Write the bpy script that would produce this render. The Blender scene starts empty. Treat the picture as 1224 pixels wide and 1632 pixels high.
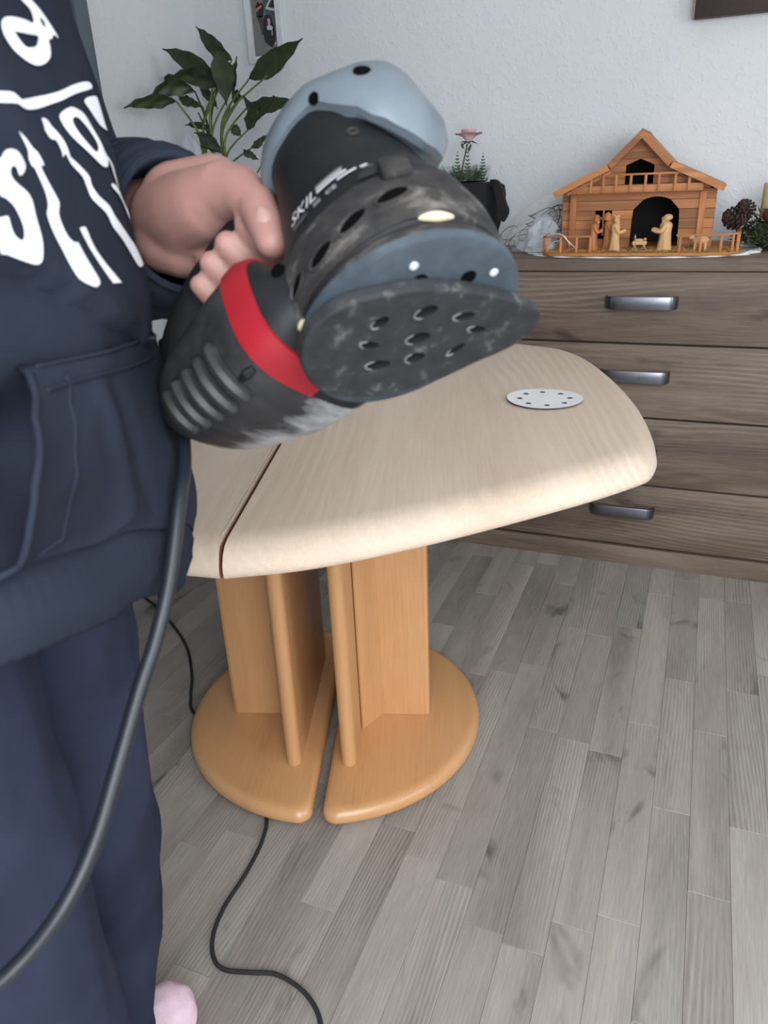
import bpy, bmesh, math, random
from mathutils import Vector, Matrix, noise as mnoise
from mathutils.bvhtree import BVHTree
random.seed(7)
PI = math.pi
SC = bpy.context.scene
COL = SC.collection

# ------------------------------------------------------------------ camera
cam_data = bpy.data.cameras.new('camera')
cam = bpy.data.objects.new('camera', cam_data)
COL.objects.link(cam)
cam_data.sensor_fit = 'VERTICAL'
cam_data.sensor_height = 36.0
cam_data.sensor_width = 27.0
cam_data.lens = 26.47
cam_data.clip_start = 0.02
cam_data.dof.use_dof = True
cam_data.dof.focus_distance = 1.35
cam_data.dof.aperture_fstop = 10.5
cam.matrix_world = Matrix(((0.92786, -0.11669, 0.35419, 0.0),
                           (0.37078, 0.39019, -0.84277, 0.0),
                           (-0.03986, 0.91331, 0.40531, 1.1),
                           (0, 0, 0, 1)))
SC.camera = cam

# ------------------------------------------------------------------ daylight
world = bpy.data.worlds.new('sky')
SC.world = world
world.use_nodes = True
world.node_tree.nodes['Background'].inputs[0].default_value = (0.80, 0.90, 1.0, 1)
world.node_tree.nodes['Background'].inputs[1].default_value = 1.0


def window_light(name, loc, rot, sx, sy, power, color=(0.93, 0.96, 1.0)):
    d = bpy.data.lights.new(name, 'AREA')
    d.shape = 'RECTANGLE'
    d.size, d.size_y, d.energy, d.color = sx, sy, power, color
    o = bpy.data.objects.new(name, d)
    COL.objects.link(o)
    o.location = loc
    o.rotation_euler = rot
    return o


# daylight entering by the two windows of the room (behind the camera and on its right)
window_light('window_light_rear', (0.55, -0.62, 1.25), (math.radians(50), 0, 0), 1.3, 1.6, 38)
window_light('window_light_right', (2.33, 0.35, 1.45), (math.radians(90), 0, math.radians(90)), 1.3, 1.3, 16)

vs = SC.view_settings
vs.view_transform = 'Standard'
vs.look = 'None'
vs.gamma = 1.0
vs.use_curve_mapping = False
vs.exposure = 0.47

# ------------------------------------------------------------------ helpers
WM = {}


def lerp(a, b, t):
    return a + (b - a) * t


def tag(o, label=None, cat=None, group=None, kind=None):
    if label: o['label'] = label
    if cat: o['category'] = cat
    if group: o['group'] = group
    if kind: o['kind'] = kind
    return o


def thing(name, label, cat, loc=(0, 0, 0), mat=None, group=None):
    o = bpy.data.objects.new(name, None)
    o.empty_display_size = 0.05
    COL.objects.link(o)
    m = mat if mat is not None else Matrix.Translation(Vector(loc))
    o.matrix_world = m
    WM[o.name] = m
    return tag(o, label, cat, group)


class MB:
    """Collects shapes; build() links them as one mesh object."""

    def __init__(self):
        self.v, self.f, self.mi = [], [], []
        self.cur = 0

    def add(self, vs_, fs_):
        b = len(self.v)
        self.v += [tuple(x) for x in vs_]
        for f in fs_:
            self.f.append(tuple(b + i for i in f))
            self.mi.append(self.cur)
        return self

    def loft(self, rings, close=True, cap0=True, cap1=True):
        n = len(rings[0])
        vs_ = [p for r in rings for p in r]
        fs_ = []
        for i in range(len(rings) - 1):
            for j in range(n if close else n - 1):
                k = (j + 1) % n
                fs_.append((i * n + j, i * n + k, (i + 1) * n + k, (i + 1) * n + j))
        if cap0: fs_.append(tuple(range(n - 1, -1, -1)))
        if cap1: fs_.append(tuple((len(rings) - 1) * n + j for j in range(n)))
        return self.add(vs_, fs_)

    def box(self, c, s, bev=0.0, rot=None):
        hx, hy, hz = s[0] / 2, s[1] / 2, s[2] / 2
        b = min(bev, hx * .9, hy * .9, hz * .9)
        R = rot or Matrix.Identity(3)
        C = Vector(c)
        if b <= 0:
            P = [(x, y, z) for z in (-hz, hz) for y in (-hy, hy) for x in (-hx, hx)]
            P = [C + R @ Vector(p) for p in P]
            return self.add(P, [(0, 2, 3, 1), (4, 5, 7, 6), (0, 1, 5, 4), (2, 6, 7, 3), (0, 4, 6, 2), (1, 3, 7, 5)])
        bm = bmesh.new()
        bmesh.ops.create_cube(bm, size=1)
        for v in bm.verts:
            v.co = Vector((v.co.x * s[0], v.co.y * s[1], v.co.z * s[2]))
        bmesh.ops.bevel(bm, geom=bm.edges[:], offset=b, segments=2, profile=.5, affect='EDGES')
        bm.verts.index_update()
        P = [C + R @ v.co for v in bm.verts]
        F = [[v.index for v in f.verts] for f in bm.faces]
        bm.free()
        return self.add(P, F)

    def prism(self, pts, d0, d1):
        """polygon (list of 3D points) swept between two offset vectors"""
        a = [Vector(p) + Vector(d0) for p in pts]
        b = [Vector(p) + Vector(d1) for p in pts]
        return self.loft([a, b])

    def tube(self, path, r, n=10, cap=True, flat=None, up=None):
        path = [Vector(p) for p in path]
        rr = r if isinstance(r, (list, tuple)) else [r] * len(path)
        rings = []
        prev = None
        for i, p in enumerate(path):
            t = (path[min(i + 1, len(path) - 1)] - path[max(i - 1, 0)]).normalized()
            if up is not None:
                x = Vector(up).cross(t).normalized()
            else:
                if prev is None:
                    a = Vector((0, 0, 1)) if abs(t.z) < .9 else Vector((1, 0, 0))
                    x = a.cross(t).normalized()
                else:
                    x = (prev - t * prev.dot(t)).normalized()
            prev = x
            y = t.cross(x)
            fy = flat or 1.0
            rings.append([p + (x * math.cos(2 * PI * k / n) + y * math.sin(2 * PI * k / n) * fy) * rr[i] for k in range(n)])
        return self.loft(rings, True, cap, cap)

    def lathe(self, c, prof, n=24, axis=None, cap0=True, cap1=True):
        C = Vector(c)
        A = Vector(axis or (0, 0, 1)).normalized()
        X = (Vector((1, 0, 0)) if abs(A.x) < .9 else Vector((0, 1, 0)))
        X = (X - A * X.dot(A)).normalized()
        Y = A.cross(X)
        rings = [[C + A * z + (X * math.cos(2 * PI * k / n) + Y * math.sin(2 * PI * k / n)) * r for k in range(n)] for r, z in prof]
        return self.loft(rings, True, cap0, cap1)

    def ball(self, c, r, n=10, m=7, rot=None):
        C = Vector(c)
        r = r if isinstance(r, (tuple, list)) else (r, r, r)
        R = rot or Matrix.Identity(3)
        rings = []
        for i in range(1, m):
            th = PI * i / m
            rings.append([C + R @ Vector((r[0] * math.sin(th) * math.cos(2 * PI * k / n), r[1] * math.sin(th) * math.sin(2 * PI * k / n), -r[2] * math.cos(th))) for k in range(n)])
        b = len(self.v)
        self.loft(rings, True, False, False)
        e = len(self.v)
        self.v += [tuple(C + R @ Vector((0, 0, -r[2]))), tuple(C + R @ Vector((0, 0, r[2])))]
        for k in range(n):
            self.f.append((e, b + (k + 1) % n, b + k)); self.mi.append(self.cur)
            q = b + (m - 2) * n
            self.f.append((e + 1, q + k, q + (k + 1) % n)); self.mi.append(self.cur)
        return self

    def build(self, name, mat, parent=None, smooth=True, angle=38, kind=None, label=None, local=False):
        me = bpy.data.meshes.new(name)
        vs_ = self.v
        if parent is not None and parent.name in WM and not local:
            inv = WM[parent.name].inverted()
            vs_ = [inv @ Vector(p) for p in vs_]
        me.from_pydata([tuple(p) for p in vs_], [], self.f)
        mats = mat if isinstance(mat, (list, tuple)) else [mat]
        for m_ in mats: me.materials.append(m_)
        if len(mats) > 1:
            me.polygons.foreach_set('material_index', self.mi)
        bm = bmesh.new(); bm.from_mesh(me)
        bmesh.ops.recalc_face_normals(bm, faces=bm.faces[:])
        bm.to_mesh(me); bm.free()
        if smooth:
            me.polygons.foreach_set('use_smooth', [True] * len(me.polygons))
            me.set_sharp_from_angle(angle=math.radians(angle))
        me.update()
        o = bpy.data.objects.new(name, me)
        COL.objects.link(o)
        if parent is not None:
            o.parent = parent
            WM[o.name] = WM.get(parent.name, Matrix.Identity(4))
        else:
            WM[o.name] = Matrix.Identity(4)
        if kind: o['kind'] = kind
        if label: o['label'] = label
        return o


def catmull(pts, n=8, closed=False):
    P = [Vector(p) for p in pts]
    out = []
    m = len(P)
    segs = m if closed else m - 1
    for i in range(segs):
        if closed:
            a, b, c, d = P[(i - 1) % m], P[i], P[(i + 1) % m], P[(i + 2) % m]
        else:
            a, b, c, d = P[max(i - 1, 0)], P[i], P[i + 1], P[min(i + 2, m - 1)]
        for k in range(n):
            t = k / n
            out.append(.5 * ((2 * b) + (c - a) * t + (2 * a - 5 * b + 4 * c - d) * t * t + (3 * b - a - 3 * c + d) * t ** 3))
    if not closed: out.append(P[-1])
    return out


# ------------------------------------------------------------------ materials
def srgb(r, g, b):
    f = lambda c: (c / 255 / 12.92) if c / 255 <= .04045 else ((c / 255 + .055) / 1.055) ** 2.4
    return (f(r), f(g), f(b), 1)


class NT:
    def __init__(self, name):
        self.m = bpy.data.materials.new(name)
        self.m.use_nodes = True
        self.t = self.m.node_tree
        self.b = self.t.nodes['Principled BSDF']

    def n(self, typ, **kw):
        x = self.t.nodes.new(typ)
        for k, v in kw.items(): setattr(x, k, v)
        return x

    def l(self, a, b):
        self.t.links.new(a, b)

    def math(self, op, a, b=None, c=None):
        x = self.n('ShaderNodeMath', operation=op)
        for i, v in enumerate((a, b, c)):
            if v is None: continue
            if isinstance(v, (int, float)): x.inputs[i].default_value = v
            else: self.l(v, x.inputs[i])
        return x.outputs[0]

    def ramp(self, fac, stops):
        x = self.n('ShaderNodeValToRGB')
        e = x.color_ramp.elements
        while len(e) < len(stops): e.new(.5)
        for i, (p, c) in enumerate(stops):
            e[i].position = p
            e[i].color = c if len(c) == 4 else (*c, 1)
        self.l(fac, x.inputs[0])
        return x.outputs[0]

    def noise(self, vec, scale=5, detail=4, rough=.55, dist=0):
        x = self.n('ShaderNodeTexNoise')
        x.inputs['Scale'].default_value = scale
        x.inputs['Detail'].default_value = detail
        x.inputs['Roughness'].default_value = rough
        x.inputs['Distortion'].default_value = dist
        if vec is not None: self.l(vec, x.inputs['Vector'])
        return x.outputs[0]

    def mix(self, fac, a, b, blend='MIX'):
        x = self.n('ShaderNodeMix', data_type='RGBA', blend_type=blend)
        for s, v in ((0, fac), (6, a), (7, b)):
            if isinstance(v, (int, float)): x.inputs[s].default_value = v
            elif isinstance(v, tuple): x.inputs[s].default_value = v
            else: self.l(v, x.inputs[s])
        return x.outputs[2]

    def map(self, vec, scale=(1, 1, 1), rot=(0, 0, 0), loc=(0, 0, 0)):
        x = self.n('ShaderNodeMapping')
        x.inputs['Scale'].default_value = scale
        x.inputs['Rotation'].default_value = rot
        x.inputs['Location'].default_value = loc
        self.l(vec, x.inputs['Vector'])
        return x.outputs[0]

    def bump(self, h, strength=.3, dist=.002):
        x = self.n('ShaderNodeBump')
        x.inputs['Strength'].default_value = strength
        x.inputs['Distance'].default_value = dist
        self.l(h, x.inputs['Height'])
        self.l(x.outputs[0], self.b.inputs['Normal'])

    def base(self, v):
        if isinstance(v, tuple): self.b.inputs['Base Color'].default_value = v
        else: self.l(v, self.b.inputs['Base Color'])

    def set(self, **kw):
        for k, v in kw.items():
            s = self.b.inputs[k.replace('_', ' ')]
            if isinstance(v, (int, float, tuple)): s.default_value = v
            else: self.l(v, s)
        return self


def plain(name, col, rough=.5, metal=0.0, var=.12, scale=40, bump=0.0, bscale=300, **kw):
    """one colour with a little procedural mottling"""
    t = NT(name)
    pos = t.n('ShaderNodeNewGeometry').outputs['Position'] if kw.pop('world', False) else t.n('ShaderNodeTexCoord').outputs['Object']
    nz = t.noise(pos, scale, 4)
    k = lambda f: tuple(min(1, c * f) for c in col[:3]) + (1,)
    t.base(t.ramp(nz, [(.3, k(1 - var)), (.7, k(1 + var))]))
    t.set(Roughness=rough, Metallic=metal, **kw)
    if bump: t.bump(t.noise(pos, bscale, 3), bump, .001)
    return t.m


def wood(name, dark, mid, light, axis='y', broad=9, ring=95, fine=330, warp=3.2, w=(.5, .22, .28), rough=.5, tone=.25, bump=.1, knots=0.0, coat=0.0, rot=0.0, spec=None, lo=.3, hi=.7, hue=None, kscale=10, kth=(.70, .84)):
    """annual-ring figure and fine pores along one axis; each separate piece has a tone and figure of its own"""
    t = NT(name)
    g = t.n('ShaderNodeNewGeometry')
    oi = t.n('ShaderNodeObjectInfo')
    rnd = t.math('FRACT', t.math('ADD', oi.outputs['Random'], g.outputs['Random Per Island']))
    off = t.n('ShaderNodeCombineXYZ')
    for i in range(3): t.l(t.math('MULTIPLY', rnd, 37.0 + 11 * i), off.inputs[i])
    va = t.n('ShaderNodeVectorMath', operation='ADD')
    t.l(t.map(g.outputs['Position'], rot=(0, 0, rot)), va.inputs[0]); t.l(off.outputs[0], va.inputs[1])
    P = va.outputs[0]
    ax = 'xyz'.index(axis)
    st = lambda across, along: tuple(along if i == ax else across for i in range(3))
    sep = t.n('ShaderNodeSeparateXYZ'); t.l(P, sep.inputs[0])
    o1, o2 = [i for i in range(3) if i != ax]
    cross = t.math('ADD', sep.outputs[o1], t.math('MULTIPLY', sep.outputs[o2], .7))
    nb = t.noise(t.map(P, st(1.0, .14)), broad, 4, .55, .4)
    nw = t.noise(t.map(P, st(1.0, .16)), broad * .6, 2, .5, .2)
    ph = t.math('ADD', t.math('MULTIPLY', cross, ring), t.math('MULTIPLY', nw, warp * 6.28))
    rg_ = t.math('MULTIPLY_ADD', t.math('SINE', ph), .5, .5)
    rg_ = t.math('POWER', rg_, 1.6)
    msk = t.ramp(t.noise(t.map(P, st(1.0, .3)), broad * .55, 2), [(.46, (0, 0, 0, 1)), (.62, (1, 1, 1, 1))])
    rg_ = t.math('ADD', t.math('MULTIPLY', t.math('SUBTRACT', rg_, .4), msk), .4)
    nf = t.noise(t.map(P, st(1.0, .035)), fine, 3, .65, .1)
    fac = t.math('ADD', t.math('ADD', t.math('MULTIPLY', nb, w[0]), t.math('MULTIPLY', rg_, w[1])), t.math('MULTIPLY', nf, w[2]))
    c = t.ramp(fac, [(lo, dark), (.5, mid), (hi, light)])
    if knots:
        kn = t.noise(t.map(P, st(1.0, .42)), kscale, 3, .6, 1.0)
        kf = t.ramp(t.math('ADD', kn, t.math('MULTIPLY', nf, .12)), [(kth[0], (0, 0, 0, 1)), (kth[1], (knots, knots, knots, 1))])
        c = t.mix(kf, c, tuple(x * .5 for x in dark[:3]) + (1,))
    if hue:
        c = t.mix(t.math('FRACT', t.math('MULTIPLY', rnd, 7.31)), c, t.mix(1.0, c, hue, 'MULTIPLY'))
    tn = t.math('ADD', t.math('MULTIPLY', t.math('SUBTRACT', rnd, .5), tone), 1.0)
    cc = t.n('ShaderNodeCombineColor')
    for i in range(3): t.l(tn, cc.inputs[i])
    c = t.mix(1.0, c, cc.outputs[0], 'MULTIPLY')
    t.base(c)
    t.set(Roughness=t.math('ADD', t.math('MULTIPLY', nf, .15), rough - .07))
    if coat: t.set(Coat_Weight=coat, Coat_Roughness=.25)
    if spec is not None: t.set(Specular_IOR_Level=spec)
    if bump: t.bump(nf, bump, .0008)
    return t.m


def glassy(name, col=(1, 1, 1, 1), rough=.05, ior=1.45, alpha=1.0):
    t = NT(name)
    t.base(col)
    t.set(Roughness=rough, IOR=ior, Transmission_Weight=1.0, Alpha=alpha)
    return t.m


M = {}
# walls: woodchip wallpaper
t = NT('wallpaper')
pos = t.n('ShaderNodeNewGeometry').outputs['Position']
a_ = t.noise(pos, 62, 3, .6, .6)
b_ = t.noise(pos, 200, 2, .5)
chips = t.ramp(a_, [(.5, (0, 0, 0, 1)), (.68, (1, 1, 1, 1))])
h = t.math('ADD', chips, t.math('MULTIPLY', b_, .35))
t.base(t.ramp(t.noise(pos, 1.4, 3), [(.3, srgb(216, 220, 223)), (.7, srgb(226, 229, 231))]))
t.set(Roughness=.9)
t.bump(h, .55, .0017)
M['wall'] = t.m
M['ceiling'] = plain('ceiling_paint', srgb(235, 235, 232), .9, var=.02)
M['trimw'] = plain('white_trim', srgb(225, 225, 222), .5, var=.03)
M['anthracite'] = plain('anthracite_frame', srgb(92, 102, 112), .45, var=.05)
M['anthracite2'] = plain('anthracite_leaf', srgb(62, 72, 82), .4, var=.05)
M['floor'] = wood('grey_oak_laminate', srgb(100, 94, 88), srgb(152, 146, 140), srgb(182, 177, 171), 'y', 7, 900, 520, 16.0, (.58, .12, .30), .42, .16, .1, knots=.75, lo=.26, hi=.70, hue=(1.0, .975, .945, 1), kscale=9, kth=(.665, .80))
M['subfloor'] = plain('subfloor', srgb(70, 66, 62), .9)
M['dresser'] = wood('grey_brown_oak', srgb(66, 52, 43), srgb(108, 92, 79), srgb(140, 124, 110), 'x', 9, 700, 420, 14.0, (.58, .12, .30), .62, .14, .2, knots=.75, lo=.30, hi=.70, kscale=8, kth=(.64, .80))
M['dresser_in'] = plain('drawer_gap', srgb(40, 34, 30), .8)
M['maple'] = wood('sanded_maple', srgb(188, 167, 147), srgb(206, 187, 168), srgb(218, 202, 185), 'y', 6, 330, 260, 14.0, (.62, .12, .26), .6, .03, .02, rot=-.32, spec=.3)
M['beech'] = wood('lacquered_beech', srgb(182, 132, 86), srgb(198, 149, 101), srgb(206, 158, 111), 'z', 14, 500, 420, 8, (.6, .03, .37), .38, .08, .01, coat=.2)
M['beech_flat'] = wood('lacquered_beech_base', srgb(184, 134, 88), srgb(199, 150, 102), srgb(206, 157, 110), 'y', 10, 500, 420, 8, (.6, .03, .37), .34, .04, .01, coat=.3, rot=-.32)
M['steel'] = plain('brushed_gunmetal', srgb(120, 122, 130), .28, 1.0, var=.1)
M['pine'] = wood('honey_pine', srgb(148, 92, 52), srgb(176, 116, 70), srgb(196, 138, 88), 'x', 20, 260, 500, 2.0, (.4, .3, .3), .6, .55, .04)
M['pine_v'] = wood('honey_pine_upright', srgb(160, 98, 54), srgb(188, 124, 74), srgb(206, 144, 92), 'z', 20, 260, 500, 2.0, (.4, .3, .3), .6, .2, .04)
M['lime'] = wood('carved_limewood', srgb(198, 154, 106), srgb(216, 176, 126), srgb(228, 192, 144), 'z', 20, 260, 500, 2.0, (.4, .3, .3), .6, .12, .04)
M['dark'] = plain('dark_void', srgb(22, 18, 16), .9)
M['straw'] = plain('straw', srgb(188, 148, 92), .9, var=.4, scale=180)
M['board'] = plain('base_board', srgb(176, 122, 66), .8, var=.2, scale=120)
M['lace'] = plain('white_lace', srgb(226, 226, 228), .9, var=.06, bump=.6, bscale=500)
M['black_cloth'] = plain('black_cloth', srgb(18, 20, 22), .9, var=.2, bump=.3, bscale=900)
M['black_wire'] = plain('black_wire', srgb(20, 20, 22), .5)
M['white_wire'] = plain('white_ribbon', srgb(232, 232, 236), .5)
M['leaf'] = plain('peace_lily_leaf', srgb(50, 62, 36), .45, var=.35, scale=22)
M['leaf_dull'] = plain('dull_leaf', srgb(58, 70, 52), .6, var=.3, scale=30)
M['stem'] = plain('peace_lily_stem', srgb(104, 122, 62), .5, var=.25, scale=30)
M['stem_d'] = plain('dark_stem', srgb(60, 72, 44), .5, var=.25, scale=30)
M['petal'] = plain('pink_petal', srgb(232, 196, 198), .6, var=.1)
M['sepal'] = plain('rose_stem', srgb(72, 84, 56), .6, var=.2)
M['fern'] = plain('fern', srgb(62, 92, 54), .7, var=.3)
M['cone'] = plain('pine_cone', srgb(66, 52, 46), .85, var=.3)
M['moss'] = plain('wreath_moss', srgb(58, 66, 42), .9, var=.5, scale=80)
M['berry'] = plain('dark_red_rose', srgb(86, 34, 30), .6, var=.2)
M['wax'] = plain('cream_wax', srgb(206, 184, 132), .5, var=.06, Subsurface_Weight=.2)
M['darkframe'] = plain('dark_brown_wood', srgb(52, 36, 30), .55, var=.15)
M['silver'] = plain('silver_moulding', srgb(224, 228, 232), .3, .3, var=.05)
M['paper'] = plain('grey_paper', srgb(226, 226, 226), .85, var=.03)
M['grit'] = plain('abrasive_grit', srgb(60, 52, 48), .95, var=.3)
M['cable'] = plain('black_cable', srgb(38, 38, 40), .5, var=.1)
M['pot'] = plain('white_pot', srgb(220, 220, 218), .4, var=.03)
M['soil'] = plain('soil', srgb(48, 38, 30), .95, var=.4)
M['glass'] = glassy('clear_glass', (.93, .97, .95, 1), .02)
t = NT('clear_film')
t.base((.95, .97, 1, 1)); t.set(Roughness=.12, Alpha=.13, Specular_IOR_Level=.8)
M['film'] = t.m
t = NT('milky_film')
t.base(srgb(214, 220, 228)); t.set(Roughness=.3, Alpha=.42)
M['milky'] = t.m

# ------------------------------------------------------------------ room shell
X0, X1, Y0, Y1, ZC = -1.698, 2.35, -.85, 2.562, 2.45


def structure(name, mb, mat, parent=None, **kw):
    o = mb.build(name, mat, parent, **kw)
    if parent is None: o['kind'] = 'structure'
    return o


T_ = .12
sub = MB().box(((X0 + X1) / 2, (Y0 + Y1) / 2, -.029), (X1 - X0 + .3, Y1 - Y0 + .3, .042))
floor = structure('floor', sub, M['subfloor'], smooth=False)
# laminate strips, each a piece of its own with an eased edge
PW_ = .0665
plens = (.42, .5, .58, .66)
pmesh = {}


def plank_mb(L, c=(0, 0, 0)):
    w, e, h_ = PW_ / 2 - .00015, .0006, .0085
    hl = L / 2 - .00015
    x, y, z = c
    r0 = [(x - w, y - hl, z - h_), (x + w, y - hl, z - h_), (x + w, y + hl, z - h_), (x - w, y + hl, z - h_)]
    r1 = [(x - w, y - hl, z - e), (x + w, y - hl, z - e), (x + w, y + hl, z - e), (x - w, y + hl, z - e)]
    r2 = [(x - w + e, y - hl + e, z), (x + w - e, y - hl + e, z), (x + w - e, y + hl - e, z), (x - w + e, y + hl - e, z)]
    return MB().loft([r0, r1, r2])


allp = []
rg = random.Random(3)
col_ = 0
x = X0
while x < X1 + .05:
    y = Y0 - rg.random() * .5
    while y < Y1:
        L = rg.choice(plens)
        allp.append((x + PW_ / 2, y + L / 2, L))
        y += L
    x += PW_


def seen_score(p):
    dx, dy = p[0], p[1]
    fwd = -.354 * dx + .843 * dy + .405 * 1.1
    if fwd < .15: return 99
    sx = (.928 * dx + .371 * dy + .04 * 1.1) / fwd
    sy = (.117 * dx - .390 * dy + .913 * 1.1) / fwd
    if abs(sx) > .72 or sy > .95: return 50 + math.hypot(dx, dy)
    return math.hypot(dx, dy)


allp.sort(key=seen_score)
for (px_, py_, L) in allp[:296]:
    if L not in pmesh:
        o = plank_mb(L).build('plank', M['floor'], floor, smooth=False)
        pmesh[L] = o
    else:
        o = pmesh[L].copy(); COL.objects.link(o); o.parent = floor
    o.location = (px_, py_, 0)
rest = MB()
for (px_, py_, L) in allp[296:]:
    q = plank_mb(L, (px_, py_, 0)); rest.add(q.v, q.f)
rest.build('far_planks', M['floor'], floor, smooth=False, kind='stuff')

structure('ceiling', MB().box(((X0 + X1) / 2, (Y0 + Y1) / 2, ZC + .05), (X1 - X0 + .3, Y1 - Y0 + .3, .1)), M['ceiling'], smooth=False)
structure('wall_back', MB().box(((X0 + X1) / 2, Y1 + T_ / 2, ZC / 2), (X1 - X0 + .3, T_, ZC)), M['wall'], smooth=False)


def wall_with_hole(name, axis, at, thick, a0, a1, h0, h1, z0, z1):
    """axis 'x': wall in the plane x = at, running along y; hole h0..h1, z0..z1"""
    m = MB()
    for (s0, s1, q0, q1) in ((a0, h0, 0, ZC), (h1, a1, 0, ZC), (h0, h1, 0, z0), (h0, h1, z1, ZC)):
        if s1 - s0 < .005 or q1 - q0 < .005: continue
        c, s = (s0 + s1) / 2, s1 - s0
        if axis == 'x': m.box((at + thick / 2, c, (q0 + q1) / 2), (abs(thick), s, q1 - q0))
        else: m.box((c, at + thick / 2, (q0 + q1) / 2), (s, abs(thick), q1 - q0))
    return structure(name, m, M['wall'], smooth=False)


# left wall with the grey door near its far end
DY0, DY1 = 1.06, 2.011
wall_with_hole('wall_left', 'x', X0, -T_, Y0, Y1, DY0 + .03, DY1 - .03, 0.0, 2.06)
wall_with_hole('wall_right', 'x', X1, T_, Y0, Y1, -.35, 1.05, .75, 2.15)
wall_with_hole('wall_front', 'y', Y0, -T_, X0, X1, -.15, 1.25, .12, 2.1)


def window_unit(name, axis, at, a0, a1, z0, z1):
    fr = MB()
    c = (a0 + a1) / 2
    for (s0, s1, q0, q1) in ((a0, a0 + .06, z0, z1), (a1 - .06, a1, z0, z1), (a0, a1, z0, z0 + .06), (a0, a1, z1 - .06, z1), (c - .04, c + .04, z0, z1)):
        cc, ss = (s0 + s1) / 2, s1 - s0
        if axis == 'x': fr.box((at, cc, (q0 + q1) / 2), (.06, ss, q1 - q0), .004)
        else: fr.box((cc, at, (q0 + q1) / 2), (ss, .06, q1 - q0), .004)
    w = structure(name, fr, M['trimw'])
    return w


window_unit('window_1', 'y', Y0 - .09, -.15, 1.25, .12, 2.1)
window_unit('window_2', 'x', X1 + .09, -.35, 1.05, .75, 2.15)

# grey door and its frame
fr = MB()
for (ya, yb) in ((DY0, DY0 + .055), (DY1 - .055, DY1)):
    fr.box((X0 + .002, (ya + yb) / 2, 1.03), (.05, yb - ya, 2.09), .004)
fr.box((X0 + .002, (DY0 + DY1) / 2, 2.0625), (.0495, DY1 - DY0 - .11, .05), .004)
dr = structure('door_1', MB().box((X0 - .03, (DY0 + DY1) / 2, 1.015), (.04, DY1 - DY0 - .12, 2.02), .003), M['anthracite2'])
fr.build('door_frame', M['anthracite'], dr)
sl = MB()
for (ya, yb) in ((DY0 + .06, DY0 + .13), (DY1 - .13, DY1 - .06)):
    sl.box((X0 - .005, (ya + yb) / 2, 1.015), (.02, yb - ya, 2.0), .004)
sl.build('door_stile', M['anthracite'], dr)
hd = MB().tube([(X0 + .02, DY0 + .13, 1.03), (X0 + .06, DY0 + .13, 1.03), (X0 + .065, DY0 + .15, 1.03), (X0 + .065, DY0 + .26, 1.03)], .009)
hd.build('door_handle', M['steel'], dr)
# skirting
bb = MB().box((X0 + .008, (DY1 + Y1) / 2, .03), (.014, Y1 - DY1 - .002, .058), .003)
structure('baseboard_left', bb, M['trimw'])

# ------------------------------------------------------------------ the split dining table
TS = Vector((-.313, .950, 0)).normalized()   # along the split, away from the camera
TP = Vector((TS.y, -TS.x, 0))                # across it, to the right
TN = Vector((-.434, .572, 0))                # near end of the split


def tb(p, s, z):
    return TN + TP * p + TS * s + Vector((0, 0, z))


half = [(.003, .018), (.10, .040), (.229, .098), (.389, .19), (.490, .258), (.526, .296), (.548, .37), (.566, .50), (.571, .62),
        (.567, .75), (.555, .86), (.534, .945), (.498, 1.0), (.389, 1.08), (.229, 1.17), (.10, 1.222), (.003, 1.243)]


def rounded_half(side, gap):
    pts = [Vector((p, s, 0)) for p, s in half]
    c = catmull(pts, 6)
    # soften the two corners at the split
    return [Vector(((gap + (q.x - .003)) * side, q.y, 0)) for q in c]


prof = [(.010, .7080, .12), (.002, .7125, .05), (.0, .7200, 0), (.002, .7280, 0), (.0075, .7370, .02), (.016, .7440, .04), (.028, .7485, .06), (.045, .7500, .06)]


M['split_edge'] = plain('red_brown_split_edge', srgb(150, 98, 74), .7)


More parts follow.
